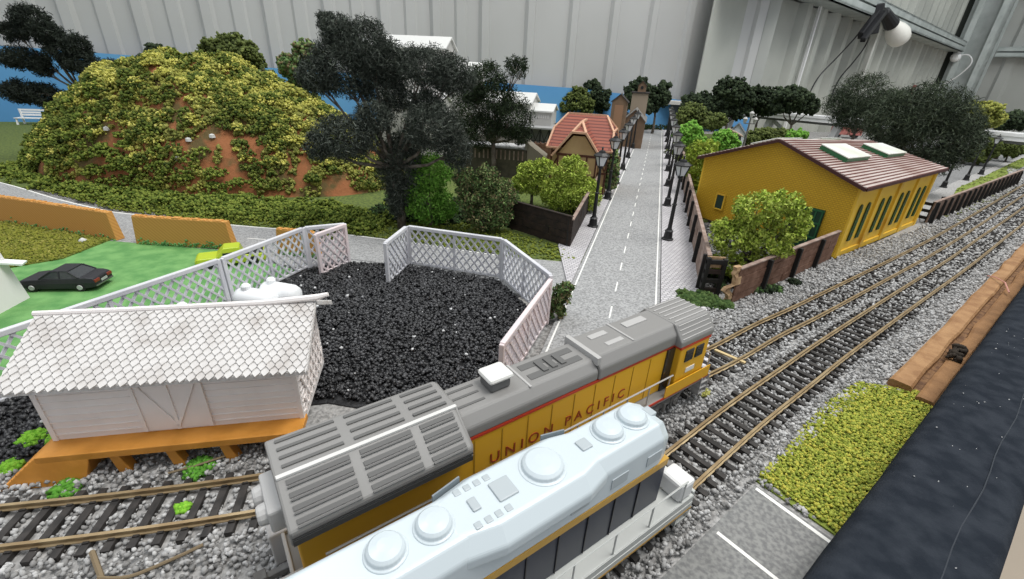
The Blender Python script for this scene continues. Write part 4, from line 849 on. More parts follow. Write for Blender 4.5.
# ------------------------------------------------------------------ street lamps
M_iron = mat('black lamp iron', (0.014, 0.014, 0.015), 0.45)
M_lglass = mat('milky lamp glass', (0.75, 0.76, 0.78), 0.3)
def lamp():
    t = thing('street_lamp', 'x', 'street lamp', local=True)
    g = MB(); g.lathe((0, 0, 0), [(.62, 0), (.62, .12), (.48, .18), (.40, .9), (.46, .96), (.30, 1.1), (.22, 1.3)], 8); g.obj('base', M_iron, t)
    g = MB(); g.lathe((0, 0, 1.1), [(.22, 0), (.19, 2.6), (.25, 2.65), (.25, 2.75), (.17, 2.8), (.15, 5.3), (.28, 5.4), (.18, 5.55)], 8); g.obj('post', M_iron, t)
    g = MB(); g.lathe((0, 0, 6.6), [(.24, 0), (.38, .08), (.38, .14)], 4)
    for k in range(4):
        a = math.pi / 4 + k * math.pi / 2 + math.pi / 4 * 0; ca, sa = math.cos(a), math.sin(a); g.bar((ca * .38, sa * .38, 6.7), (ca * .74, sa * .74, 7.75), .09)
    g.lathe((0, 0, 7.72), [(.86, 0), (.88, .1), (.52, .36), (.38, .38), (.32, .55), (.08, .64), (.08, .8), (.14, .86), (.04, .98)], 8); hd = g.obj('lantern_frame', M_iron, t)
    g = MB(); g.hexa([(-.24, -.24, 6.72), (.24, -.24, 6.72), (.24, .24, 6.72), (-.24, .24, 6.72), (-.48, -.48, 7.72), (.48, -.48, 7.72), (.48, .48, 7.72), (-.48, .48, 7.72)]); g.obj('lantern_glass', M_lglass, hd)
    return t
lp = lamp(); ORD = ['nearest', 'second', 'third', 'fourth', 'fifth', 'sixth', 'seventh', 'eighth', 'ninth']
nl = 0
for side, pos in (('left', [(8.8, 48.7), (12.7, 61.8), (15.9, 72.3), (19.4, 84.5), (23.3, 98.3), (27.6, 113), (31.8, 128), (36.2, 143)]), ('right', [(16.3, 45.4), (20.4, 59.6), (24.1, 72), (27.9, 85), (32.0, 99.5), (36.0, 113.5), (40.2, 128), (44.2, 142)])):
    for k, (x, y) in enumerate(pos):
        lb = f'{ORD[k]} black street lamp along the {side} pavement of the main road'
        if nl == 0: lp['label'] = lb; lp['group'] = 'street lamps along the main road'; put(lp, (x, y, .2), math.radians(16))
        else: dup(lp, (x, y, .2), math.radians(16 + 3 * k), lb, 'street lamps along the main road')
        nl += 1
for (x, y, lb) in ((78.0, 83.2, 'black street lamp right behind the far corner of the yellow shed'), (90.0, 92.0, 'middle black street lamp beside the grey yard road at right'), (100.6, 100.2, 'rightmost black street lamp beside the grey yard road')):
    dup(lp, (x, y, .1), math.radians(40), lb, 'street lamps by the yard road', .95)
# double-headed lamp standing behind the shed roof
t = thing('twin_lamp', 'grey twin headed lamp post showing above the left end of the shed roof', 'street lamp', (46, 96, 0)); g = MB(); g.lathe((46, 96, 0), [(.5, 0), (.5, .3), (.2, 1), (.14, 9.6)], 8); g.bar((44.9, 96, 8.3), (47.1, 96, 8.3), .15); g.obj('post', M_truck, t)
for x, z in ((45, 8.3), (47, 8.3), (46, 9.4)): g = MB(); g.lathe((x, 96, z), [(.2, 0), (.42, .8), (.5, .86), (.1, 1.25)], 8); g.obj('lantern', M_steel, t)

# ------------------------------------------------------------------ plank fences
M_pl = mat('brown fence plank', (0.13, 0.062, 0.038), 0.75, (0.20, 0.11, 0.075), 1.6, bump=.4, bscale=5)
M_pl2 = mat('dark fence plank', (0.014, 0.009, 0.007), 0.75, (0.032, 0.019, 0.014), 1.6, bump=.4, bscale=5)
M_pl3 = mat('weathered fence plank', (0.22, 0.15, 0.12), 0.8, (0.34, 0.26, 0.22), 1.2, bump=.4, bscale=5)
M_post = mat('black fence post', (0.012, 0.011, 0.010), 0.7)
M_torn = mat('torn tan board', (0.50, 0.34, 0.19), 0.8, (0.32, 0.20, 0.11), 2.5)
def fence(label, pts, h, m, posts, side=1, boards=4, cap=None, back=True, name='plank_fence'):
    """boards run along the fence; posts = distance list along each segment"""
    t = thing(name, label, 'fence', (*pts[0], 0)); bh = (h - .1) / boards; rr_ = random.Random(int(pts[0][0] * 10))
    for a, b in zip(pts[:-1], pts[1:]):
        a = np.array(a); b = np.array(b); L_ = np.linalg.norm(b - a); d = (b - a) / L_; n = np.array([-d[1], d[0]]); g = MB()
        for k in range(boards):
            s = 0
            while s < L_ - .01:
                e = min(L_, s + rr_.uniform(4, 9)); e = L_ if L_ - e < 1.5 else e; j = rr_.uniform(-.03, .03)
                p = a + d * s; q_ = a + d * (e - .03); g.bar((*(p + n * j), .1 + bh * (k + .5)), (*(q_ + n * j), .1 + bh * (k + .5) + rr_.uniform(-.02, .02)), .16, bh - .04); s = e
        g.obj('planks', m, t, bevel=.02)
        g = MB(); g.bar((*a, h + .04), (*b, h + .04), .34, .12); g.obj('top_rail', cap or m, t, bevel=.02)
    for k, sp in enumerate(posts):
        a, b, s = sp; a = np.array(a); b = np.array(b); L_ = np.linalg.norm(b - a); d = (b - a) / L_; n = np.array([-d[1], d[0]])
        for sd in ((side,) if not back else (side,)):
            p = a + d * s + n * sd * .22; g = MB(); g.bar((*p, 0), (*(p + n * sd * 0), h - .05), .38, .30, (d[0], d[1], 0)); g.obj('post', M_post, t, bevel=.03)
    return t
A_, B_ = (17.0, 31.0), (31.6, 42.1)
t = fence('brown plank fence between the lime tree and the back track, left of the yellow shed', [A_, B_], 3.0, M_pl, [(A_, B_, s) for s in (4.4, 9.6, 14.2)], side=-1, cap=M_pl3)
g = MB(); rr_ = random.Random(4); pr = []
for k in range(12): z = k * .29; pr.append((16.75 + rr_.uniform(-.25, .15) - (.35 if k in (4, 5) else 0), z))
v = []; f = []
for k, (x, z) in enumerate(pr):
    for dx, dy in ((0, -.14), (.55, -.14 + .36), (.45, .14 + .4), (-.15, .2)): v.append((x + dx, 31.0 - .1 + dy, z))
for k in range(11):
    for j in range(4): f.append((4 * k + j, 4 * k + (j + 1) % 4, 4 * k + 4 + (j + 1) % 4, 4 * k + 4 + j))
f += [(3, 2, 1, 0), tuple(44 + j for j in range(4))]; part_label(link('torn_end', v, f, M_torn, t), 'splintered tan end board')
C_, D_ = (15.4, 32.9), (24.3, 64.0)
fence('weathered plank fence along the right pavement beside the shed yard', [C_, D_, (34.5, 99)], 3.2, M_pl3, [(C_, D_, s) for s in (.5, 6.5, 12.5, 18.5, 24.5, 30)] + [(D_, (34.5, 99), s) for s in (6, 12, 18, 24, 30)], side=1, cap=M_pl3)
t = thing('fence_gatepost', 'black ladder like fence end with gaps beside the green plants', 'gatepost', (15.6, 32.6, 0)); g = MB(); g.box(15.0, 15.3, 32.2, 32.6, 0, 3.3); g.box(16.3, 16.6, 32.2, 32.6, 0, 3.2); g.obj('uprights', M_post, t, bevel=.03)
for k in range(4): g = MB(); g.box(15.0, 16.6, 32.25, 32.5, .35 + k * .8, .72 + k * .8); g.obj('rung', M_post if k % 2 else M_pl2, t, bevel=.02)
g = MB(); g.box(15.1, 16.5, 32.52, 32.64, 2.4, 3.3); g.obj('cross_board', M_torn, t)
lfA, lfB, lfC = (-.6, 46.8), (5.5, 41.7), (9.4, 56.3)
fence('dark brown plank fence enclosing the lime bushes left of the road', [lfA, lfB], 3.2, M_pl2, [(lfA, lfB, s) for s in (.3, 4.2)], side=1, cap=M_pl2)
fence('pale topped plank fence along the left pavement beside the round lime bush', [lfB, lfC, (12.6, 68)], 2.9, M_pl2, [(lfB, lfC, s) for s in (.2, 5, 10)], side=1, cap=M_pl3)
RA, RB = np.array((53.6, 57.3)), np.array((97.8, 89.8))
t = fence('long brown fence with black buttress posts beside the back track at right', [tuple(RA), tuple(RB)], 2.9, mat('mid brown plank', (.16, .105, .08), .75, (.25, .17, .13), 1.5), [], boards=3, cap=M_pl3)
Lr = np.linalg.norm(RB - RA); dr = (RB - RA) / Lr; nr_ = np.array([dr[1], -dr[0]])
for k in range(18):
    p = RA + dr * (1.0 + k * 3.08); g = MB(); a0 = p + nr_ * .5; a1 = p + nr_ * .12
    g.hexa([(*(a1 - dr * .18), 0), (*(a0 - dr * .18), 0), (*(a0 + dr * .18), 0), (*(a1 + dr * .18), 0), (*(a1 + dr * .1), 2.75), (*(a1 + nr_ * .22 + dr * .1), 2.75), (*(a1 + nr_ * .22 + dr * .4), 2.75), (*(a1 + dr * .4), 2.75)]); g.obj('buttress', M_post, t)
t = thing('rail_barrier', 'low black open rail barrier at the far corner of the yellow shed', 'fence', (52, 60, 0))
for z in (.7, 1.6, 2.5): g = MB(); g.bar((50.5, 63.5, z), (54.0, 57.6, z), .3, .35); g.bar((54.0, 57.6, z), (58, 61, z), .3, .35); g.obj('rail', M_post, t)
for x, y in ((50.5, 63.5), (52.3, 60.5), (54, 57.6), (58, 61)): g = MB(); g.box(x - .2, x + .2, y - .2, y + .2, 0, 2.9); g.obj('post', M_post, t)

# ------------------------------------------------------------------ yellow engine shed
sh = thing('yellow_shed', 'large yellow brick engine shed with ribbed brown roof and green skylights', 'building', local=True)
M_yb = bricks('yellow gable brick', (0.68, 0.41, 0.022), (0.63, 0.37, 0.02), (0.50, 0.285, 0.015), .34, .19, True, .5, .04, .5)
M_ys = mat('yellow side wall', (0.76, 0.48, 0.045), 0.5, (0.52, 0.27, 0.035), .28, lo=.52, hi=.85)
M_gf = mat('green frame', (0.025, 0.13, 0.05), 0.45); M_dg = mat('deep green window', (0.02, 0.085, 0.02), 0.4, (0.05, .05, .03), 4)
LS, DS, EH, RH = 24.0, 16.3, 7.4, 10.35
RZ = lambda x: RH + .12 - 1.15 * min(max(x, 0), LS) / LS    # the ridge sags towards the far gable
g = MB(); g.add([(0, 0, 0), (0, DS, 0), (0, DS, EH), (0, DS / 2, RH), (0, 0, EH), (.3, 0, 0), (.3, DS, 0), (.3, DS, EH), (.3, DS / 2, RH), (.3, 0, EH)], [(0, 1, 2, 3, 4), (9, 8, 7, 6, 5)] + [(i, (i + 1) % 5, (i + 1) % 5 + 5, i + 5) for i in range(5)]); gw = g.obj('gable_wall', M_yb, sh)
g = MB(); g.add([(LS - .3, 0, 0), (LS - .3, DS, 0), (LS - .3, DS, EH), (LS - .3, DS / 2, RH - 1.2), (LS - .3, 0, EH), (LS, 0, 0), (LS, DS, 0), (LS, DS, EH), (LS, DS / 2, RH - 1.2), (LS, 0, EH)], [(0, 1, 2, 3, 4), (9, 8, 7, 6, 5)] + [(i, (i + 1) % 5, (i + 1) % 5 + 5, i + 5) for i in range(5)]); g.obj('gable_wall', M_yb, sh)
for y0, s in ((0, -1), (DS - .3, 1)):
    g = MB(); g.box(0.3, LS - .3, y0, y0 + .3, 0, EH); yy = y0 if s < 0 else y0 + .3
    for k in range(5): x = .05 + k * (LS - .9) / 4; g.box(x, x + .8, min(yy, yy + s * .22), max(yy, yy + s * .22), 0, EH)
    g.box(0, LS, min(yy, yy + s * .16), max(yy, yy + s * .16), 0, .55); g.box(0, LS, min(yy, yy + s * .2), max(yy, yy + s * .2), EH - .55, EH)
    wl = g.obj('side_wall', M_ys, sh)
    for b in range(4):
        for e in (0, 1):
            cx_ = .05 + (b + .5) * (LS - .9) / 4 + .4 + (-1.0 if e == 0 else 1.0); g = MB(); hw = .36; z0, z1 = 1.5, 4.7
            prof = [(-hw, z0), (hw, z0), (hw, z1)] + [(hw * math.cos(a), z1 + hw * 1.6 * math.sin(a)) for a in np.linspace(0, math.pi, 7)[1:-1]] + [(-hw, z1)]; n = len(prof)
            ya, yb = (yy + s * .02, yy + s * .14); v = [(cx_ + px_, ya, z) for px_, z in prof] + [(cx_ + px_, yb, z) for px_, z in prof]
            g.add(v, [tuple(range(n)), tuple(reversed(range(n, 2 * n)))] + [(i, (i + 1) % n, (i + 1) % n + n, i + n) for i in range(n)]); wn = g.obj('arched_window', M_dg, wl)
            if s < 0:
                g = MB()
                for k in range(1, 7): g.box(cx_ - hw, cx_ + hw, yy - .17, yy - .13, z0 + k * .5, z0 + k * .5 + .05)
                g.box(cx_ - .03, cx_ + .03, yy - .17, yy - .13, z0, z1 + .3); g.obj('glazing_bar', M_gf, wn)
ov, oe = .55, .75
M_rf = mat('roof underlay', (0.20, 0.10, 0.085), .6)
sl_ = (RH - EH) / (DS / 2)
for sgn, nm in ((-1, 'near'), (1, 'far')):
    ye = -oe if sgn < 0 else DS + oe; ze = EH - oe * sl_ + .12; yr = DS / 2; zr = RH + .12; g = MB()
    zf = RZ(LS); g.add([(-ov, ye, ze), (LS + ov, ye, ze), (LS + ov, yr, zf), (-ov, yr, zr), (-ov, ye, ze - .25), (LS + ov, ye, ze - .25), (LS + ov, yr, zf - .25), (-ov, yr, zr - .25)], [(0, 1, 2, 3), (7, 6, 5, 4), (0, 4, 5, 1), (1, 5, 6, 2), (2, 6, 7, 3), (3, 7, 4, 0)])
    rs = g.obj('roof_slope', M_rf, sh)
    g = MB(); nb = 21
    for k in range(nb):
        q0 = k / nb; q1 = (k + 1) / nb; y0 = ye + (yr - ye) * q0; z0 = ze + (zr - ze) * q0; y1 = ye + (yr - ye) * q1; z1 = ze + (zr - ze) * q1; f0 = ze + (zf - ze) * q0; f1 = ze + (zf - ze) * q1
        g.hexa([(-ov, y0, z0), (LS + ov, y0, f0), (LS + ov, y1, f1), (-ov, y1, z1), (-ov, y0, z0 + .15), (LS + ov, y0, f0 + .15), (LS + ov, y1, f1 + .015), (-ov, y1, z1 + .015)])
    g.obj('roof_courses', mat('roof board', (0.50, 0.43, 0.40), .55, (0.34, 0.25, 0.22), .22), rs)
    g = MB()
    for k in range(nb): q0 = k / nb; y0 = ye + (yr - ye) * q0; z0 = ze + (zr - ze) * q0; f0 = ze + (zf - ze) * q0; g.bar((-ov - .01, y0 + sgn * .015, z0 + .09), (LS + ov + .01, y0 + sgn * .015, f0 + .09), .04, .10)
    part_label(g.obj('course_lip', mat('rust red lip', (.20, .075, .06), .6), rs), 'rust red board edges')
    g = MB(); g.bar((-ov - .08, ye, ze - .12), (-ov - .08, yr, zr - .12), .2, .3); g.bar((LS + ov + .08, ye, ze - .12), (LS + ov + .08, yr, zf - .12), .2, .3); g.bar((-ov, ye - .05, ze - .1), (LS + ov, ye - .05, ze - .1), .12, .3); part_label(g.obj('barge_board', mat('dark red barge board', (.06, .018, .016), .5), rs), 'dark red edge board')
    for x0, x1 in ((3.8, 9.8), (15.2, 21.2)):
        q0, q1 = .44, .76; y0, z0 = ye + (yr - ye) * q0, ze + (zr - ze) * q0; y1, z1 = ye + (yr - ye) * q1, ze + (zr - ze) * q1; nn = np.array([0, -sl_ if sgn < 0 else sl_, 1.]); nn /= np.linalg.norm(nn)
        zz = lambda x, q_: ze + (RZ(x) - ze) * q_; c4 = [np.array(p) for p in ((x0, y0, zz(x0, q0)), (x1, y0, zz(x1, q0)), (x1, y1, zz(x1, q1)), (x0, y1, zz(x0, q1)))]; g = MB(); g.hexa([tuple(p) for p in c4] + [tuple(p + nn * .55) for p in c4]); sk = g.obj('skylight', M_gf, rs, bevel=.05)
        cc = sum(c4) / 4; g = MB(); g.hexa([tuple(cc + (p - cc) * 1.02 + nn * .52) for p in c4] + [tuple(cc + (p - cc) * 1.02 + nn * .64) for p in c4]); g.obj('skylight_glass', mat('milky skylight', (.72, .74, .70), .35, (.62, .62, .52), .3), sk, bevel=.04)
g = MB(); g.box(-.12, .02, 12.7, 13.7, 1.8, 3.4); wi = g.obj('gable_window', mat('dark green pane', (.03, .06, .045), .3), gw); g = MB(); g.box(-.2, -.05, 12.6, 12.75, 1.7, 3.5); g.box(-.2, -.05, 13.65, 13.8, 1.7, 3.5); g.box(-.2, -.05, 12.6, 13.8, 1.65, 1.8); g.box(-.2, -.05, 12.6, 13.8, 3.4, 3.55); g.obj('window_frame', M_ys, wi)
g = MB(); g.box(-.12, .02, 10.4, 11.2, 1.8, 3.3); g.obj('gable_window', MATS['dark green pane'], gw)
g = MB(); g.box(-.2, .02, 2.0, 5.3, 0, 4.4); do = g.obj('door', mat('dark green door', (.012, .045, .022), .5), gw); g = MB()
for k in range(6): g.box(-.27, -.19, 2.1 + k * .6, 2.2 + k * .6, 0.1, 4.3)
for z in (1.4, 2.9, 4.2): g.box(-.27, -.19, 2.0, 5.3, z, z + .15)
g.obj('door_batten', M_gf, do)
g = MB(); g.box(-.1, LS + .1, -.1, DS + .1, -.1, .12); g.obj('plinth', mat('dark plinth', (.05, .035, .02), .8), sh)
put(sh, (32.3, 42.7, 0), math.radians(36.2))

# ------------------------------------------------------------------ houses left of the road
M_ch = mat('cream plaster', (0.54, 0.36, 0.18), 0.7, (0.46, 0.29, 0.14), .5); M_tb = mat('dark timber', (0.10, 0.035, 0.02), .7)
M_rt = bricks('red brown roof tile', (0.30, 0.085, 0.05), (0.26, 0.07, 0.045), (0.13, 0.035, 0.025), 9.0, .36, False, .6, .07, .9); M_cr = mat('salmon roof edge', (0.58, 0.34, 0.22), .6)
hh = thing('tudor_house', 'cream half timbered house with red brown tiled roof left of the road', 'house', local=True)
W_, D2 = 9.0, 9.0
g = MB(); g.box(0, W_, 0, D2, 0, 6.2); hw_ = g.obj('wall', M_ch, hh)
def gable(g, x0, x1, y, z0, z1, th=.25): g.add([(x0, y, z0), (x1, y, z0), ((x0 + x1) / 2, y, z1), (x0, y + th, z0), (x1, y + th, z0), ((x0 + x1) / 2, y + th, z1)], [(0, 1, 2), (5, 4, 3), (0, 3, 4, 1), (1, 4, 5, 2), (2, 5, 3, 0)])
g = MB()
for x in (0, 1.6, 3.0, 6.0, 7.4, 8.75): g.box(x, x + .25, -.1, .02, 0, 6.2)
for z in (0, 2.9, 5.3): g.box(0, W_, -.12, .02, z, z + .28)
g.bar((.2, -.1, 3.2), (1.6, -.1, 5.3), .22, .1, (0, 1, 0)); g.bar((8.8, -.1, 3.2), (7.5, -.1, 5.3), .22, .1, (0, 1, 0)); g.bar((3.2, -.1, 5.4), (4.4, -.1, 7.0), .22, .1, (0, 1, 0)); g.bar((6.1, -.1, 5.4), (4.7, -.1, 7.0), .22, .1, (0, 1, 0))
for y in (2.2, 4.4, 6.6): g.box(-.1, .02, y, y + .25, 0, 6.2); g.box(W_ - .02, W_ + .1, y, y + .25, 0, 6.2)
g.obj('timber_frame', M_tb, hw_)
for x in (1.9, 6.3): g = MB(); g.box(x, x + 1.0, -.08, .03, 3.3, 4.9); g.obj('window', M_glass, hw_)
g = MB(); g.box(3.6, 5.4, -.08, .03, .3, 3.0); g.obj('door', M_tb, hw_)
# main roof: ridge along x with clipped ends
g = MB(); zr = 10.1; v = [(-.6, -.6, 6.0), (W_ + .6, -.6, 6.0), (W_ + .6, D2 + .6, 6.0), (-.6, D2 + .6, 6.0), (1.4, D2 / 2, zr), (W_ - 1.4, D2 / 2, zr), (-.2, 1.9, 8.3), (-.2, D2 - 1.9, 8.3), (W_ + .2, 1.9, 8.3), (W_ + .2, D2 - 1.9, 8.3)]
g.add(v, [(0, 1, 8, 5, 4, 6), (2, 3, 7, 4, 5, 9), (4, 7, 6), (5, 8, 9), (0, 6, 7, 3), (1, 2, 9, 8), (3, 2, 1, 0)]); mr = g.obj('main_roof', M_rt, hh)
g = MB(); E_ = [(0, 6), (6, 4), (4, 5), (5, 8), (8, 1), (3, 7), (7, 4), (5, 9), (9, 2), (0, 1), (2, 3), (6, 7), (8, 9)]
for a, b in E_: g.bar(v[a], v[b], .3, .22)
g.obj('ridge_tile', M_cr, mr)
# front cross gable with clipped top
g = MB(); gx0, gx1, gf = 1.2, 7.8, -1.6; cxg = 4.5; zt = 9.4
g.add([(gx0 - .5, gf - .4, 5.2), (gx1 + .5, gf - .4, 5.2), (cxg + 1.0, gf - .2, 8.2), (cxg - 1.0, gf - .2, 8.2), (cxg, gf + 1.6, zt), (cxg, D2 / 2 - .6, zt), (gx0 - .5, 1.6, 5.6), (gx1 + .5, 1.6, 5.6)], [(0, 3, 4, 5, 6), (1, 7, 5, 4, 2), (2, 4, 3)]); cg_ = g.obj('front_gable_roof', M_rt, hh)
g = MB()
for a, b in (((gx0 - .6, gf - .55, 5.1), (cxg - 1.05, gf - .45, 8.25)), ((gx1 + .6, gf - .55, 5.1), (cxg + 1.05, gf - .45, 8.25)), ((cxg - 1.1, gf - .45, 8.25), (cxg + 1.1, gf - .45, 8.25)), ((cxg - 1, gf - .3, 8.25), (cxg, gf + 1.6, zt + .05)), ((cxg + 1, gf - .3, 8.25), (cxg, gf + 1.6, zt + .05)), ((cxg, gf + 1.6, zt + .05), (cxg, D2 / 2 - .6, zt + .05))): g.bar(a, b, .38, .3)
part_label(g.obj('gable_trim', M_cr, cg_, bevel=.04), 'pale salmon verge trim')
g = MB(); g.box(gx0 + .2, gx1 - .2, gf, .2, 0, 5.4); g.add([(gx0 + .2, gf, 5.4), (gx1 - .2, gf, 5.4), (cxg + .9, gf, 7.8), (cxg - .9, gf, 7.8), (gx0 + .2, gf + .3, 5.4), (gx1 - .2, gf + .3, 5.4), (cxg + .9, gf + .3, 7.8), (cxg - .9, gf + .3, 7.8)], [(0, 1, 2, 3), (7, 6, 5, 4), (0, 4, 5, 1), (1, 5, 6, 2), (2, 6, 7, 3), (3, 7, 4, 0)]); pw = g.obj('porch_wall', M_ch, hh)
g = MB()
for x in (gx0 + .2, 2.9, 5.9, gx1 - .45): g.box(x, x + .25, gf - .1, gf + .02, 0, 5.4)
g.box(gx0, gx1, gf - .12, gf + .02, 5.2, 5.5); g.box(gx0 + .2, gx1 - .2, gf - .1, gf + .02, 2.6, 2.85); g.bar((3.0, gf - .06, 3), (4.4, gf - .06, 5.2), .2, .1, (0, 1, 0)); g.bar((6.0, gf - .06, 3), (4.6, gf - .06, 5.2), .2, .1, (0, 1, 0)); g.obj('timber_frame', M_tb, pw)
put(hh, (4.6, 66.0, 0), math.radians(-16))
hh.scale = (.90, .95, 1.04)
# church with square tower
M_bs = mat('brown church wall', (0.21, 0.135, 0.085), .8, (0.17, 0.11, 0.07), .6); M_dr2 = mat('dark slate roof', (.035, .03, .028), .6)
ch = thing('village_church', 'brown church with square tower and small belfry left of the road end', 'church', local=True)
def roofed(g, x0, x1, y0, y1, z0, z1): g.box(x0, x1, y0, y1, 0, z0); g.add([(x0, y0, z0), (x1, y0, z0), (x1, y1, z0), (x0, y1, z0), ((x0 + x1) / 2, y0, z1), ((x0 + x1) / 2, y1, z1)], [(0, 1, 4), (2, 3, 5), (1, 2, 5, 4), (3, 0, 4, 5), (3, 2, 1, 0)])
def roofpair(g, x0, x1, y0, y1, z0, z1, o=.35, th=.22):
    xm = (x0 + x1) / 2; k = (z1 - z0) / (xm - x0)
    for s, xe in ((-1, x0 - o), (1, x1 + o)):
        ze = z0 - o * k; P = [(xe, y0 - o, ze + .05), (xm, y0 - o, z1 + .05), (xm, y1 + o, z1 + .05), (xe, y1 + o, ze + .05)]; g.hexa(P + [(x, y, z + th) for x, y, z in P])
g = MB(); roofed(g, 0, 4.2, 0, 5, 12.4, 14.2); g.obj('front_tower', M_bs, ch)
g = MB(); roofpair(g, 0, 4.2, 0, 5, 12.4, 14.2); g.obj('tower_roof', M_dr2, ch)
g = MB(); g.box(.9, 3.3, -.12, .02, 4, 11.6); part_label(g.obj('tower_panel', mat('lighter brown panel', (.30, .17, .10), .7), ch), 'orange brown tower panel')
g = MB(); roofed(g, 3.6, 9.8, 4, 22, 7.4, 10.4); g.obj('nave', M_bs, ch); g = MB(); roofpair(g, 3.6, 9.8, 4, 22, 7.4, 10.4); g.obj('nave_roof', mat('grey slate roof', (.20, .19, .18), .6), ch)
g = MB(); g.box(4.6, 9.4, 14, 19, 0, 14.6); g.obj('bell_tower', mat('tan tower wall', (.30, .24, .18), .8), ch); g = MB(); g.box(4.3, 9.7, 13.7, 19.3, 14.4, 14.8); g.obj('tower_cornice', M_dr2, ch)
g = MB(); roofed(g, 6.0, 8.4, 15.3, 17.7, 16.6, 17.8); g.v = [(x, y, z if z > 1 else 14.6) for x, y, z in g.v]; bf = g.obj('belfry', M_bs, ch); g = MB(); roofpair(g, 6.0, 8.4, 15.3, 17.7, 16.6, 17.8, .3, .15); g.obj('belfry_roof', M_dr2, bf)
g = MB(); g.lathe((7.2, 15.28, 16.0), [(.45, -.05), (.45, .1)], 10, (0, -1, 0)); g.obj('belfry_opening', M_black, bf)
put(ch, (21.0, 112, 0), math.radians(-15)); ch.scale = (.82, .9, .84)
# long low hut beside the road and the end portal
def hut(name, label, cat, loc, ang, W, D, h, hr, mw, mr_, win=0):
    t = thing(name, label, cat, local=True); g = MB(); roofed(g, 0, W, 0, D, h, hr); wl = g.obj('wall', mw, t); g = MB(); roofpair(g, 0, W, 0, D, h, hr); g.obj('roof', mr_, t)
    for k in range(win): g = MB(); x = W * (k + .6) / (win + .2); g.box(x - .35, x + .35, -.08, .03, h * .35, h * .75); g.obj('window', M_glass, wl)
    return put(t, loc, ang)
M_gw = mat('grey hut wall', (.10, .10, .095), .8); M_pw = mat('pale plaster', (.55, .53, .50), .7)
hut('wayside_shed', 'low brown shed with a grey roof beside the left pavement past the tudor house', 'shed', (11.4, 88, 0), math.radians(-16), 5.2, 17, 3.0, 5.0, M_bs, mat('faded roof', (.34, .31, .29), .7), 2)
hut('wayside_hut', 'pale fronted hut at the far end of the left pavement before the portal', 'hut', (28.3, 146, 0), math.radians(-16), 5.5, 8, 4.2, 6.0, M_pw, M_dr2, 1)
hut('grey_hut', 'small dark grey hut with a tan roof among the bushes right of the road', 'hut', (45.5, 109.0, 0), math.radians(-20), 5.2, 4.6, 4.6, 5.6, M_gw, mat('tan hut roof', (.33, .25, .19), .7))
hut('white_cottage', 'tiny white gabled cottage below the dark trees behind the yellow shed', 'cottage', (54.6, 124, 0), math.radians(-25), 4.0, 5, 3.6, 5.9, mat('white cottage wall', (.66, .68, .72), .6), mat('cottage roof', (.14, .15, .16), .7), 1)
t = thing('road_portal', 'grey concrete portal closing the far end of the main road', 'portal', (50, 173, 0)); g = MB(); P_ = [(46.2, 172.6), (57.2, 169.6), (58.8, 173.6), (47.2, 176.6)]; g.prism(P_, 8.0, 9.2); part_label(g.obj('lintel', M_pw, t, bevel=.1), 'pale lintel')
M_cc = mat('blue grey concrete', (.16, .18, .20), .8)
for x, y in ((46.6, 173.2), (56.6, 170.6)): g = MB(); g.box(x, x + 1.7, y, y + 2.6, 0, 8.1); g.obj('pier', M_cc, t, bevel=.1)
g = MB(); g.prism([(47.8, 176.2), (57, 173.8), (57.2, 174.6), (48, 177)], 0, 8); g.obj('back_wall', M_cc, t); put(t, (48.0, 165.5, 0))
# white grain buildings behind the dark trees
M_gb = mat('off white card', (.46, .45, .43), .7); M_gb2 = mat('white card roof', (.62, .62, .60), .5)  # roof white darkened in the colour for the shade the elevator stands in
def gb(name, label, x0, x1, y0, y1, z0, h, hr, zb=0, ang=0, ridge='y'):
    t = thing(name, label, 'building', local=True); g = MB()
    if ridge == 'y':
        roofed(g, 0, x1 - x0, 0, y1 - y0, h - zb, hr - zb)
    else:
        Wd, Dp = x1 - x0, y1 - y0; g.box(0, Wd, 0, Dp, 0, h - zb); g.add([(0, 0, h - zb), (0, Dp, h - zb), (0, Dp / 2, hr - zb), (Wd, 0, h - zb), (Wd, Dp, h - zb), (Wd, Dp / 2, hr - zb)], [(0, 1, 2), (5, 4, 3), (0, 2, 5, 3), (2, 1, 4, 5), (0, 3, 4, 1)])
    wl = g.obj('wall', M_gb, t); g = MB()
    if ridge == 'y': roofpair(g, 0, x1 - x0, 0, y1 - y0, h - zb, hr - zb, .4, .3)
    else:
        k = (hr - h) / (Dp / 2)
        for ye in (-.4, Dp + .4): P = [(-.4, ye, h - zb - .4 * k + .05), (Wd + .4, ye, h - zb - .4 * k + .05), (Wd + .4, Dp / 2, hr - zb + .05), (-.4, Dp / 2, hr - zb + .05)]; g.hexa(P + [(x, y, z + .3) for x, y, z in P])
    g.obj('roof', M_gb2, t); put(t, (x0, y0, zb), math.radians(ang)); return t, wl
gb('grain_elevator', 'tall off white gabled elevator rising behind the big dark tree', -29.5, -15.0, 98, 106, 0, 18.8, 20.8, 0, -8, 'x')
gb('elevator_annex', 'lower off white annex with a flat pale roof beside the tall elevator', -22.5, -14.8, 90, 96, 0, 9.6, 11.0, 0, -8, 'x')
gb('side_bin', 'narrow off white bin with a white top just right of the tall elevator', -14.5, -8.5, 97, 103, 0, 15.2, 16.6, 0, -8, 'x')
t, wl = gb('white_mill', 'white gabled mill house on the trestle behind the tudor house', -10.5, 2.3, 107, 117, 0, 9.4, 11.2, 5.2, -12, 'x')
t, wl = gb('mill_wing', 'lower white wing of the mill with faint raised marks', 2.4, 6.8, 104.5, 112, 0, 8.0, 9.2, 5.2, -12, 'x')
g = MB()
for k in range(7): g.box(.5 + k * .5, .8 + k * .5, -.06, .02, 1.5, 2.2)
g.obj('raised_mark', mat('faint marks', (.60, .59, .57), .7), wl)
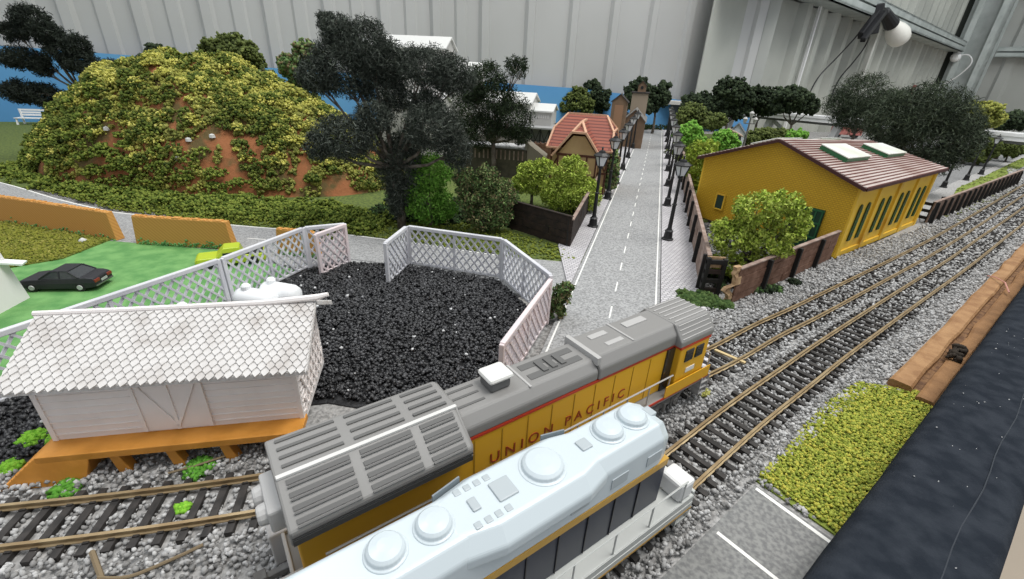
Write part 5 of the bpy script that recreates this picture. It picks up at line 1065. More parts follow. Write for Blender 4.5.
# iron trestle under the mill
tr = thing('iron_trestle', 'black iron trestle with crossed braces below the white mill', 'trestle', local=True); g = MB(); g.box(-1, 22, -.3, 9, 4.9, 5.2); g.obj('deck', mat('grey deck', (.3, .3, .3), .8), tr)
for k in range(12):
    x = k * 1.9; g = MB(); g.box(x, x + .28, 0, .3, 0, 4.9); g.obj('post', M_iron, tr)
    if k < 11: g = MB(); g.bar((x + .2, .1, .3), (x + 1.9, .1, 4.7), .14); g.bar((x + 1.9, .1, .3), (x + .2, .1, 4.7), .14); g.box(x, x + 1.9, 0, .2, 2.4, 2.55); g.obj('cross_brace', M_iron, tr)
g = MB(); g.box(-1, 22, 8, 8.3, 0, 4.9); part_label(g.obj('back_panel', mat('pale back panel', (.42, .42, .43), .8), tr), 'pale panel behind the braces')
put(tr, (-12.5, 103.4, 0), math.radians(-12))
# dark loading platform with a white top
lo_ = thing('loading_dock', 'dark plank loading dock with white gravel top behind the pine shrub', 'dock', local=True); g = MB(); g.box(-4, 6.5, 0, 5, 0, 4.6); dk = g.obj('dock_body', mat('dark olive boards', (.055, .05, .035), .8, (.09, .08, .055), 1), lo_)
g = MB(); g.box(-3.8, 6.3, .2, 4.8, 4.6, 4.8); g.obj('gravel_top', mat('white gravel', (.62, .62, .62), .9, (.45, .45, .44), 3), lo_)
g = MB()
for k in range(15): x = -3.9 + k * .7; g.box(x, x + .2, -.12, .02, 2.9, 4.3)
g.obj('side_slat', M_pl3, dk)
g = MB(); g.box(-4, 6.5, 4.8, 5.1, 4.6, 5.8); g.box(6.3, 6.6, 0, 5, 4.5, 5.9); g.obj('parapet', mat('grey parapet', (.22, .21, .18), .8), dk)
g = MB(); g.hexa([(6.6, .3, 3.0), (9.4, .3, 2.0), (9.4, 4, 2.0), (6.6, 4, 3.0), (6.6, .3, 5.6), (9.6, .3, 3.6), (9.6, 4, 3.6), (6.6, 4, 5.6)]); g.box(6.6, 9.2, .5, 3.8, 0, 3.2); g.obj('side_ramp', mat('ramp boards', (.20, .18, .14), .8), lo_)
put(lo_, (-5.3, 73.5, 0), math.radians(-8))
g = MB(); g.box(0, 14, 0, .3, 0, 3.4)
for k in range(14): g.box(k, k + .25, -.12, .42, 0, 3.6)
o = g.obj('board_fence', M_pl, bevel=.02); tag(o, 'reddish board fence in front of the iron trestle', 'fence'); put(o, (2.0, 90, 0), math.radians(-12))
# white park benches by the sky board, white sign at the hill foot
def bench(label, loc, ang):
    t = thing('park_bench', label, 'bench', local=True, group='white benches at the sky board'); g = MB()
    for k in range(4): g.box(-4, 4, -.1 + k * .75, .4 + k * .75, 2.2, 2.45)
    g.obj('seat', M_white, t); g = MB()
    for k in range(3): g.box(-4, 4, 3.0, 3.2, 2.9 + k * .85, 3.5 + k * .85)
    g.obj('backrest', M_white, t)
    for x in (-3.6, 3.2): g = MB(); g.bar((x, .1, 0), (x, .4, 2.3), .4); g.bar((x, 3, 0), (x, 3, 5.2), .4); g.obj('leg', M_white, t)
    t.scale = (.7, .7, .62); return put(t, loc, ang)
bench('longer white bench between the sky board and the hill', (-109.5, 103.5, 0), math.radians(12)); bench('white bench cut by the left edge of the photo', (-115.5, 97.5, 0), math.radians(12))
t = thing('white_chair_sign', 'white tilted board on legs at the left foot of the hill', 'sign', local=True); g = MB(); g.hexa([(-1.2, -.6, 2.0), (1.2, -.6, 2.0), (1.2, .9, 2.9), (-1.2, .9, 2.9), (-1.2, -.7, 2.3), (1.2, -.7, 2.3), (1.2, .8, 3.2), (-1.2, .8, 3.2)]); g.obj('board', M_white, t)
for x in (-.9, .9): g = MB(); g.bar((x, -.2, 0), (x, -.1, 2.3), .3); g.bar((x + .3, .6, 0), (x, .4, 2.5), .25); g.obj('leg', M_white, t)
put(t, (-69, 65.5, 0), math.radians(-25))

# ------------------------------------------------------------------ viaduct, railcar and vehicles in the right background
vd = thing('road_viaduct', 'white elevated roadway on slanted piers crossing the right background', 'viaduct', local=True); M_vw = mat('white deck', (.80, .80, .80), .5)
g = MB(); g.box(4, 92, -3, 3, 6.2, 7.2); g.box(4, 92, -3.2, -2.7, 7.2, 7.9); g.box(4, 92, 2.7, 3.2, 7.2, 7.9); g.obj('deck', M_vw, vd)
g = MB(); g.box(4, 92, -2, 2, 5.5, 6.2); g.obj('girder', mat('dark girder', (.16, .16, .16), .7), vd)
for x in (8, 21, 40, 56, 74): g = MB(); g.hexa([(x - .8, -1.8, 0), (x + .8, -1.8, 0), (x + .8, 1.8, 0), (x - .8, 1.8, 0), (x - .8 + 1.2, -1.8, 5.8), (x + .8 + 1.2, -1.8, 5.8), (x + .8 + 1.2, 1.8, 5.8), (x - .8 + 1.2, 1.8, 5.8)]); g.obj('pier', mat('pale pier', (.55, .55, .55), .7), vd)
g = MB(); g.bar((22, 0, 5.8), (30, 0, .5), .9); g.obj('brace', MATS['pale pier'], vd)
put(vd, (66, 171, 0), math.radians(-48.6))
t = thing('salmon_railcar', 'salmon pink car body standing behind the yellow shed under the trees', 'railcar', local=True); g = MB(); g.loft([(-4.4, [(-1.7, .9), (-1.7, 3.8), (-1.1, 4.6), (1.1, 4.6), (1.7, 3.8), (1.7, .9)]), (4.4, [(-1.7, .9), (-1.7, 3.8), (-1.1, 4.6), (1.1, 4.6), (1.7, 3.8), (1.7, .9)])]); g.obj('body', mat('salmon paint', (.42, .15, .13), .6), t, bevel=.1)
for x in (-2.8, 2.8): g = MB(); g.lathe((x, -1.5, .8), [(.8, 0), (.8, 3.0)], 14, (0, 1, 0)); g.obj('wheel', M_black, t)
g = MB(); g.box(1.2, 2.4, -1.8, -1.6, 2.4, 3.6); g.obj('window', M_glass, t); put(t, (115, 168, 0), math.radians(-10))
t = thing('white_van', 'small white van parked under the elevated roadway at the right edge', 'van', local=True); g = MB(); g.loft([(-2.8, [(-1.1, .4), (-1.1, 1.6), (1.1, 1.6), (1.1, .4)]), (-1.6, [(-1.1, .4), (-1, 2.6), (1, 2.6), (1.1, .4)]), (2.8, [(-1.1, .4), (-1, 2.7), (1, 2.7), (1.1, .4)])]); g.obj('body', M_white, t, bevel=.12)
g = MB(); g.box(-1.3, 2.4, -1.12, -1.0, 1.6, 2.3); g.box(2.75, 2.85, -.8, .8, 1.6, 2.4); g.obj('window', M_glass, t)
for x in (-1.8, 1.8):
    for y in (-1.05, 1.05): g = MB(); g.lathe((x, y, .5), [(.5, -.12), (.5, .12)], 12, (0, 1, 0)); g.obj('wheel', M_black, t)
put(t, (149, 143, 0), math.radians(60))
t = thing('white_sedan', 'white car just beyond the right street lamps below the dark trees', 'car', local=True); g = MB(); g.loft([(-2.4, S(.9, .35, .9)), (-.9, S(.95, .25, 1.1)), (2.4, S(.92, .3, 1.0))]); bd = g.obj('body', M_white, t, bevel=.1); g = MB(); g.add([(-1.2, -.85, 1.0), (-1.2, .85, 1.0), (1.6, .85, 1.0), (1.6, -.85, 1.0), (-.4, -.7, 1.65), (-.4, .7, 1.65), (1.1, .7, 1.65), (1.1, -.7, 1.65)], [(0, 1, 5, 4), (1, 2, 6, 5), (2, 3, 7, 6), (3, 0, 4, 7), (4, 5, 6, 7)]); g.obj('cabin', M_white, bd, bevel=.08)
for x in (-1.5, 1.5):
    for y in (-.9, .9): g = MB(); g.lathe((x, y, .4), [(.4, -.12), (.4, .12)], 12, (0, 1, 0)); g.obj('wheel', M_black, t)
put(t, (99, 109, 0), math.radians(35))

# ------------------------------------------------------------------ hill
HC, HA = np.array([-44.5, 68.0]), math.radians(-6)
def hill_h(x, y):
    """height of the hill, cm"""
    dx, dy = x - HC[0], y - HC[1]; u_ = (dx * math.cos(HA) + dy * math.sin(HA)) / 28.5; v_ = (-dx * math.sin(HA) + dy * math.cos(HA)) / 14.5
    r = math.sqrt(u_ * u_ + v_ * v_); n1 = noise.noise(Vector((x * .09, y * .09, 3))); n2 = noise.noise(Vector((x * .34, y * .34, 7))); r += n1 * .08
    if r >= 1: return -.1
    s = 1 - r ** 2.6 if r > 0 else 1
    base = 15.0 * (s ** .85) * (1 - .32 * max(0, u_ + .1) - .12 * max(0, -u_ - .2)); return base + (n1 * 1.4 + n2 * 1.9) * s + .1
NX, NY = 190, 120; xs = np.linspace(-82, -10, NX); ys = np.linspace(50, 86, NY); H_ = np.array([[hill_h(x, y) for y in ys] for x in xs])
vv = np.array([(x, y, H_[i, j]) for i, x in enumerate(xs) for j, y in enumerate(ys)]); ff = []
for i in range(NX - 1):
    for j in range(NY - 1):
        if max(H_[i, j], H_[i + 1, j], H_[i, j + 1], H_[i + 1, j + 1]) > -.05: a = i * NY + j; ff.append((a, a + NY, a + NY + 1, a + 1))
ht = thing('rocky_hill', 'large mossy hill with orange clay cliffs at the left of the layout', 'hill', (HC[0], HC[1], 0))
ob = fast('clay_ground', vv, np.array(ff), mat('orange clay', (0.30, 0.115, 0.045), 0.9, (0.12, 0.085, 0.03), .30, bump=.9, bscale=2.5, lo=.48, hi=.58), ht); ob.data.polygons.foreach_set('use_smooth', [True] * len(ob.data.polygons))
rng = np.random.default_rng(21)
bare = [(-49.8, 55.6, 2.1, 1.7), (-52.3, 55.2, 1.4, 1.7), (-48.8, 54.8, 1.0, 1.7), (-40.2, 54.4, 1.0, 1.7), (-37.6, 55.1, 1.9, 1.7), (-36.4, 56.1, 1.4, 1.7), (-34.7, 54.1, 2.4, 1.7), (-62.7, 58.6, 2.1, 1.7), (-41.9, 57.4, 1.0, 1.7), (-32.7, 56.7, 1.4, 1.7), (-22.3, 57.5, 2.5, 1.7), (-27.5, 56.8, 1.0, 1.7), (-51.0, 56.8, 1.0, 1.7), (-24.0, 56.4, 1.4, 1.7), (-47.0, 61.2, 2.0, 1.7), (-54.9, 59.6, 2.0, 1.7)]
cx_, cy_ = rng.uniform(-80, -10, 17000), rng.uniform(50, 86, 17000); C_ = []
for x, y in zip(cx_, cy_):
    h = hill_h(x, y)
    if h < 0.05: continue
    if any(((x - a) / c) ** 2 + ((y - b) / d) ** 2 < .75 + .8 * noise.noise(Vector((x, y, 1))) for a, b, c, d in bare): continue
    if noise.noise(Vector((x * .35, y * .35, 11))) < -.42 and rng.uniform() < .8: continue
    C_.append((x, y, h))
C_ = np.array(C_); K = 9; idx = np.repeat(np.arange(len(C_)), K); e = rng.normal(size=(len(idx), 3)); e /= np.linalg.norm(e, axis=1)[:, None]
amp = .30 + .55 * np.clip([noise.noise(Vector((x * .5, y * .5, 20))) + .25 for x, y, _ in C_], 0, 1)
P = C_[idx] + e * (amp[idx][:, None]) * rng.uniform(.3, 1, (len(idx), 1)) + np.array([0, 0, .25]); 
V_, F_ = scatter(rng, P, .20, 'oct', .5)
def tone(p): return noise.noise(Vector((p[0] * .11, p[1] * .11, 4)))
M_mos = mat('hill moss', (.30, .30, .07), .95, col2=(.07, .095, .03), nscale=.10, lo=.44, hi=.6, spec=.1, island=[(0.14, 0.15, 0.03), (0.26, 0.26, 0.05), (0.40, 0.38, 0.09), (0.18, 0.20, 0.04), (0.52, 0.48, 0.13), (0.07, 0.09, 0.025)])
o = fast('moss_cover', V_, F_, M_mos, ht); o['kind'] = 'stuff'
pts = []
while len(pts) < 620:
    x, y = rng.uniform(-74, -16), rng.uniform(54, 78); h = hill_h(x, y)
    if h > 2.5 + 2 * noise.noise(Vector((x * .1, y * .1, 8))) and not any(((x - a) / c) ** 2 + ((y - b) / d) ** 2 < .8 for a, b, c, d in bare): pts.append((x, y, h + .15))
rng2 = np.random.default_rng(27); CT = np.array(pts); kk = np.repeat(np.arange(len(CT)), 60); e = rng2.normal(size=(len(kk), 3)); e /= np.linalg.norm(e, axis=1)[:, None]; e[:, 2] = np.abs(e[:, 2]) * .8
V_, F_ = scatter(rng2, CT[kk] + e * (rng2.uniform(.45, 1.15, len(CT)))[kk][:, None] * rng2.uniform(.6, 1, (len(kk), 1)), .15, 'oct', .5)
o = fast('moss_highlights', V_, F_, mat('highlight moss', (.4, .4, .1), .95, spec=.1, island=[(0.22, 0.22, 0.04), (0.36, 0.35, 0.07), (0.50, 0.47, 0.11), (0.62, 0.58, 0.17)]), ht); o['kind'] = 'stuff'  # pale moss clumps on the upper slope, painting in the light from above
# darker foliage clumps on and at the foot of the slope
def clumps(name, label, pts, r, per, size, cols, seed, cat='shrubbery', top=True, zf=None):
    rng = np.random.default_rng(seed); C = np.array(pts); k = np.repeat(np.arange(len(C)), per); e = rng.normal(size=(len(k), 3)); e /= np.linalg.norm(e, axis=1)[:, None]; e[:, 2] = np.abs(e[:, 2]) * .75
    rr = (r * rng.uniform(.6, 1.4, len(C)))[k][:, None]; P = C[k] + e * rr * rng.uniform(.5, 1, (len(k), 1)) ** .5; V_, F_ = scatter(rng, P, size, 'oct', .5); m = mat(name + ' leaf', cols[0], .95, island=cols, spec=.1)
    o = fast(name, V_, F_, m, ht if not top else None)
    if top: tag(o, label, cat, kind='stuff')
    else: o['kind'] = 'stuff'
    return o
GD = [(0.035, 0.055, 0.015), (0.07, 0.10, 0.02), (0.12, 0.15, 0.03), (0.16, 0.19, 0.04), (0.05, 0.08, 0.02)]
pts = []
while len(pts) < 900:
    x, y = rng.uniform(-77, -14), rng.uniform(53, 76); h = hill_h(x, y)
    if h > .2 and noise.noise(Vector((x * .2, y * .2, 31))) > -.12 and not any(((x - a) / c) ** 2 + ((y - b) / d) ** 2 < .45 for a, b, c, d in bare): pts.append((x, y, h))
clumps('shrub_cover', '', pts, .95, 44, .17, GD, 22, top=False)
pts = []
while len(pts) < 460:
    x = rng.uniform(-72, -14); y0 = np.interp(x, [-80, -66, -53, -44, -29, -14], [66, 61, 56, 52.5, 49.5, 47]); y = y0 - .4 + rng.normal(0, 2.0); pts.append((x, y, .1 + max(0, hill_h(x, y))))
clumps('foot_shrubs', 'low green clump foliage along the foot of the hill', pts, 1.0, 50, .17, [(0.05, 0.08, 0.015), (0.10, 0.14, 0.025), (0.17, 0.21, 0.04), (0.22, 0.26, 0.05)], 23)
g = MB()
for x, y in ((-40, 55.5), (-37.2, 55.8), (-41, 54.2), (-51, 57)): g.lathe((x, y, hill_h(x, y) + .1), [(.05, -.1), (.35, 0), (.3, .35), (.05, .45)], 8)
g.obj('white_stone', MATS['white pebble'], ht)

# ------------------------------------------------------------------ trees and bushes
M_bark = mat('grey brown bark', (0.09, 0.07, 0.055), 0.9, (0.17, 0.15, 0.125), 2, bump=.5, bscale=5)
PAL = {
 'black': [(0.008, 0.012, 0.008), (0.018, 0.026, 0.018), (0.035, 0.045, 0.032), (0.012, 0.016, 0.014)],
 'grey': [(0.012, 0.016, 0.011), (0.035, 0.045, 0.034), (0.085, 0.10, 0.08), (0.022, 0.028, 0.021), (0.17, 0.19, 0.16)],
 'forest': [(0.010, 0.016, 0.009), (0.035, 0.052, 0.028), (0.085, 0.11, 0.065), (0.018, 0.026, 0.015), (0.13, 0.155, 0.11)],
 'deep': [(0.010, 0.018, 0.009), (0.022, 0.036, 0.016), (0.045, 0.065, 0.03), (0.014, 0.022, 0.012)],
 'olive': [(0.06, 0.08, 0.02), (0.11, 0.14, 0.035), (0.04, 0.055, 0.015), (0.15, 0.18, 0.05)],
 'green': [(0.03, 0.08, 0.02), (0.06, 0.15, 0.03), (0.10, 0.22, 0.05), (0.03, 0.06, 0.02)],
 'pine': [(0.04, 0.08, 0.025), (0.09, 0.16, 0.05), (0.18, 0.26, 0.09), (0.20, 0.15, 0.08), (0.02, 0.04, 0.015)],
 'lime': [(0.22, 0.32, 0.03), (0.32, 0.44, 0.05), (0.42, 0.52, 0.10), (0.14, 0.20, 0.02), (0.40, 0.42, 0.06)],
 'mustard': [(0.14, 0.16, 0.03), (0.22, 0.24, 0.05), (0.30, 0.30, 0.07), (0.10, 0.12, 0.02)],
 'glow': [(0.26, 0.36, 0.04), (0.38, 0.50, 0.07), (0.52, 0.62, 0.14), (0.16, 0.22, 0.03), (0.46, 0.50, 0.09)],
 'fresh': [(0.10, 0.26, 0.03), (0.17, 0.38, 0.05), (0.07, 0.17, 0.02), (0.24, 0.44, 0.08)],
}
TREES = {
 'big':((-12.1, 45.4, 0.0),[(-5.5, 0.0, 18.8, 0.9, 0.8, 0.8), (-4.6, 0.0, 18.0, 1.7, 1.4, 1.4), (-6.5, -1.0, 14.4, 1.8, 1.6, 1.7), (-4.3, 0.0, 15.3, 3.0, 2.4, 2.5), (-2.4, 0.0, 16.9, 2.4, 2.1, 2.3), (-0.7, 1.0, 15.8, 2.1, 1.8, 2.0), (-1.0, 1.0, 13.2, 2.3, 1.8, 1.8), (3.1, 0.0, 15.6, 2.7, 2.0, 1.7), (5.6, 0.0, 14.9, 2.2, 1.7, 1.6), (-3.9, -3.0, 9.4, 3.0, 2.2, 1.9), (-6.5, -3.0, 8.6, 1.3, 1.1, 1.2), (-1.3, -2.0, 11.1, 1.8, 1.5, 1.5), (4.0, -2.0, 10.5, 2.8, 2.2, 2.1), (6.3, -2.0, 8.7, 1.3, 1.4, 1.9), (0.2, 1.0, 6.4, 2.3, 2.5, 3.4), (2.7, 0.0, 12.4, 2.1, 1.5, 1.3), (-0.2, 0.0, 3.6, 1.0, 1.6, 2.6)]),
 'windswept':((-62.4, 68.9, 6.0),[(-4.7, 0.0, 13.2, 2.4, 1.7, 1.4), (-7.7, 0.0, 11.4, 1.9, 1.4, 1.2), (-3.3, 0.0, 11.6, 2.5, 1.7, 1.4), (0.4, 0.0, 10.2, 1.9, 1.5, 1.5), (0.1, 0.0, 8.1, 2.5, 1.8, 1.5), (3.9, 0.0, 7.5, 2.0, 1.3, 0.9), (-8.0, 0.0, 8.2, 3.4, 2.0, 1.2), (-5.5, 0.0, 7.3, 1.7, 1.3, 1.2), (-9.9, 0.0, 3.8, 3.2, 2.0, 1.4), (-6.6, 0.0, 3.4, 2.6, 1.8, 1.5), (1.9, 0.0, 7.1, 2.0, 1.3, 1.0), (-2.2, -0.0, 9.2, 2.0, 1.4, 1.2)]),
 'smalldark':((-56.6, 77.4, 12.0),[(-3.0, 0.0, 2.1, 1.4, 1.2, 1.3), (-0.7, 0.0, 3.3, 1.6, 1.3, 1.5), (0.8, 0.0, 2.5, 1.9, 1.3, 1.2), (3.0, 0.0, 2.6, 1.6, 1.1, 1.0)]),
 'olive':((-43.6, 74.3, 10.0),[(-2.7, 0.0, 5.1, 2.1, 2.0, 2.5), (0.2, 0.0, 6.6, 2.7, 2.1, 2.0), (1.9, 0.0, 5.3, 2.4, 2.2, 2.5), (-1.8, 0.0, 4.4, 2.4, 1.9, 1.9), (2.3, 0.0, 3.7, 2.1, 1.6, 1.6)]),
 'greenblob':((-33.3, 72.7, 8.0),[(1.5, 0.0, 8.8, 1.7, 1.4, 1.4), (-0.7, 0.0, 6.9, 2.1, 1.6, 1.5), (0.6, 0.0, 5.0, 2.1, 1.5, 1.3), (-4.6, 0.0, 5.1, 1.5, 1.1, 0.9), (3.3, 0.0, 7.8, 1.5, 1.2, 1.2)]),
 'dark2':((-4.1, 72.4, 0.0),[(-1.0, 0.0, 14.3, 2.9, 2.3, 2.3), (3.2, 0.0, 16.1, 1.9, 1.5, 1.5), (-4.0, 0.0, 9.8, 2.6, 2.5, 3.2), (-1.8, 0.0, 7.3, 3.1, 2.5, 2.6), (2.8, 0.0, 9.2, 3.0, 2.7, 3.2), (0.1, 0.0, 11.9, 3.3, 2.7, 2.8), (-3.2, 0.0, 12.6, 1.8, 1.6, 1.9), (4.1, 0.0, 7.0, 1.9, 1.5, 1.5)]),
 'bgreen':((-9.2, 46.5, 0.0),[(0.1, 0.0, 5.8, 2.3, 1.9, 2.0), (-0.5, 0.0, 2.9, 2.3, 2.1, 2.5), (1.6, 0.0, 2.4, 1.3, 1.3, 1.8), (-1.2, 0.0, 4.9, 1.3, 1.2, 1.5)]),
 'pine':((-3.4, 45.5, 0.0),[(0.3, 0.0, 5.7, 1.4, 1.3, 1.5), (-0.9, 0.0, 3.9, 2.1, 1.6, 1.5), (1.7, 0.0, 4.1, 1.9, 1.5, 1.5), (0.4, 0.0, 1.9, 2.7, 1.9, 1.5), (-1.9, 0.0, 5.4, 1.2, 1.1, 1.3)]),
 'lime1':((1.9, 56.7, -0.0),[(-0.4, 0.0, 4.1, 1.9, 1.5, 1.5), (1.1, 0.0, 4.9, 1.4, 1.1, 1.2), (-1.3, 0.0, 2.8, 1.7, 1.3, 1.2), (0.7, 0.0, 2.8, 1.7, 1.3, 1.2)]),
 'lime2':((6.6, 54.8, 0.0),[(-0.2, 0.0, 4.7, 2.3, 1.7, 1.7), (0.0, 0.0, 2.5, 3.2, 2.4, 2.2), (2.5, 0.0, 2.2, 1.5, 1.5, 1.9), (-2.2, 0.0, 2.2, 1.6, 1.4, 1.7), (-0.1, 0.0, 6.0, 1.3, 1.0, 0.9)]),
 'lime3':((20.0, 35.3, 0.0),[(-0.7, 0.0, 6.6, 2.1, 1.5, 1.3), (1.3, 0.0, 7.2, 1.4, 1.0, 0.9), (-1.9, 0.0, 4.2, 2.0, 1.4, 1.3), (2.3, 0.0, 5.3, 1.6, 1.3, 1.3), (-1.8, 0.0, 1.7, 1.5, 1.1, 1.1), (1.1, 0.0, 3.5, 2.0, 1.4, 1.1), (2.8, 0.0, 6.2, 0.8, 0.8, 0.9), (-2.9, 0.0, 4.8, 1.1, 0.9, 0.9), (-0.2, 0.0, 2.0, 1.2, 0.9, 0.8), (-0.4, 0.0, 4.9, 1.5, 1.0, 0.8)]),
 'lowplant':((3.4, 27.5, 0.0),[(-0.0, 0.0, 1.8, 0.6, 0.7, 0.9), (-0.3, 0.0, 0.5, 0.6, 0.6, 0.9), (0.3, 0.0, 2.2, 0.5, 0.5, 0.6)]),
 'tA':((17.9, 154.9, 0.0),[(-0.1, 0.0, 8.4, 4.5, 3.5, 3.4), (-3.2, 0.0, 7.1, 2.9, 2.6, 3.0), (2.7, 0.0, 6.7, 2.6, 2.2, 2.4)]),
 'tB':((24.7, 158.0, 0.0),[(-2.2, 0.0, 12.3, 2.6, 2.2, 2.4), (-0.2, 0.0, 9.1, 4.2, 3.5, 3.8), (1.8, 0.0, 6.8, 2.6, 2.1, 2.1)]),
 'tC':((34.8, 145.5, 0.0),[(-0.3, 0.0, 11.8, 3.9, 2.9, 2.8), (-2.3, 0.0, 9.5, 2.7, 2.3, 2.5), (2.3, 0.0, 7.5, 2.4, 2.0, 2.2), (-0.1, 0.0, 14.0, 2.4, 1.7, 1.6)]),
 'tD':((41.6, 148.3, 0.0),[(-0.2, 0.0, 10.9, 4.0, 3.0, 2.9), (-1.6, 0.0, 8.6, 2.8, 2.2, 2.3), (1.3, 0.0, 12.7, 2.4, 2.0, 2.2)]),
 'tE':((51.6, 138.4, 0.0),[(-0.2, 0.0, 10.0, 4.3, 3.1, 2.7), (-3.5, 0.0, 9.6, 2.6, 2.2, 2.4), (3.1, 0.0, 8.3, 2.9, 2.2, 2.1)]),
 'tF':((59.4, 137.2, 0.0),[(-1.3, 0.0, 13.2, 4.5, 3.5, 3.5), (2.2, 0.0, 11.5, 3.7, 2.9, 3.0), (-2.8, 0.0, 10.3, 3.1, 2.4, 2.4), (-2.2, 0.0, 7.7, 2.8, 2.1, 1.8), (2.6, 0.0, 8.2, 3.1, 2.2, 1.8)]),
 'tG':((72.4, 146.4, 0.0),[(-0.2, -0.0, 11.9, 4.8, 3.4, 2.8), (2.0, 0.0, 9.7, 4.8, 3.1, 2.2), (-3.0, 0.0, 10.1, 2.7, 2.2, 2.2)]),
 'tH':((76.8, 135.2, 0.0),[(-2.8, -0.0, 12.5, 4.4, 3.1, 2.6), (1.2, 0.0, 11.4, 3.9, 2.7, 2.3), (-4.3, 0.0, 10.3, 2.8, 2.0, 1.8), (4.3, 0.0, 10.2, 1.9, 1.5, 1.5)]),
 'tI':((79.8, 113.4, 0.0),[(-1.6, 0.0, 14.3, 6.0, 4.6, 4.4), (-4.6, 0.0, 11.8, 4.7, 3.5, 3.2), (4.7, 0.0, 11.8, 5.1, 4.0, 3.9), (-0.1, 0.0, 9.4, 5.9, 3.9, 3.0)]),
 'tJ':((64.9, 75.0, 0.0),[(-3.1, 0.0, 13.8, 5.8, 3.9, 2.9), (0.8, -0.0, 12.1, 5.0, 3.6, 3.3), (-5.2, 0.0, 11.5, 5.6, 4.1, 3.6), (0.0, 0.0, 8.8, 6.6, 4.6, 3.7), (-7.0, 0.0, 10.3, 3.4, 2.7, 2.6), (4.9, 0.0, 9.0, 3.2, 2.8, 3.3), (1.3, 0.0, 5.8, 4.8, 3.0, 2.0), (5.8, 0.0, 11.3, 1.6, 1.4, 1.6)]),
 'tK':((109.7, 115.0, 0.0),[(-0.7, 0.0, 11.3, 4.3, 3.1, 2.7), (-3.0, 0.0, 10.1, 2.9, 2.2, 2.2), (2.1, -0.0, 10.3, 2.4, 1.8, 1.7)]),
 'tL':((130.0, 127.6, 0.0),[(-0.9, 0.0, 10.0, 3.4, 2.4, 1.9), (-2.7, 0.0, 8.9, 2.4, 1.7, 1.4), (2.0, 0.0, 9.6, 2.4, 1.8, 1.7)]),
 'b1':((41.9, 116.3, 0.0),[(-0.4, 0.0, 8.1, 3.1, 2.4, 2.3), (-2.2, 0.0, 7.1, 2.2, 1.8, 1.8), (2.1, 0.0, 7.5, 2.2, 1.9, 2.0)]),
 'b2':((33.0, 90.4, 0.0),[(-1.1, 0.0, 6.1, 2.1, 1.6, 1.6), (-0.2, 0.0, 7.1, 1.7, 1.4, 1.4), (1.0, 0.0, 5.3, 1.7, 1.5, 1.6)]),
 'b3':((26.6, 67.5, 0.0),[(-0.3, 0.0, 6.3, 2.0, 1.5, 1.4), (-1.0, 0.0, 4.4, 1.6, 1.5, 1.7), (0.7, 0.0, 6.9, 1.4, 1.1, 1.1), (0.2, 0.0, 2.2, 1.3, 1.3, 1.6)]),
 'b4':((38.2, 87.9, 0.0),[(-0.4, 0.0, 5.8, 1.9, 1.5, 1.6), (1.3, 0.0, 5.2, 1.7, 1.4, 1.4), (-1.3, 0.0, 5.1, 1.3, 1.1, 1.2)]),
 'b5':((43.6, 103.2, 0.0),[(-1.0, 0.0, 8.2, 1.7, 1.4, 1.4), (-2.1, 0.0, 7.3, 1.5, 1.2, 1.1), (1.8, 0.0, 4.6, 2.0, 1.5, 1.4)]),
 'b6':((66.2, 127.1, 0.0),[(-0.3, 0.0, 3.1, 4.0, 2.5, 1.7), (3.6, 0.0, 3.5, 2.7, 1.8, 1.4), (-3.5, -0.0, 1.9, 3.2, 2.2, 1.7)]),
 'b7':((73.3, 126.6, 0.0),[(0.8, 0.0, 3.3, 2.9, 1.9, 1.4), (-1.5, 0.0, 2.9, 2.1, 1.6, 1.4)]),
 'b8':((53.2, 150.2, 0.0),[(-0.1, 0.0, 5.0, 2.8, 2.3, 2.3)]),
 'u1':((111.4, 113.5, 0.0),[(0.7, 0.0, 3.7, 2.4, 2.3, 2.8), (-1.2, 0.0, 2.7, 1.7, 1.6, 2.0)]),
 'u2':((128.1, 123.0, 0.0),[(-1.2, 0.0, 4.0, 2.9, 2.2, 2.2), (1.1, 0.0, 3.1, 2.1, 1.6, 1.6)]),
 'tM':((13.4, 64.9, 0.0),[(-0.1, 0.0, 3.9, 1.1, 1.4, 2.1), (-0.1, 0.0, 2.2, 1.0, 1.1, 1.5)]),
}
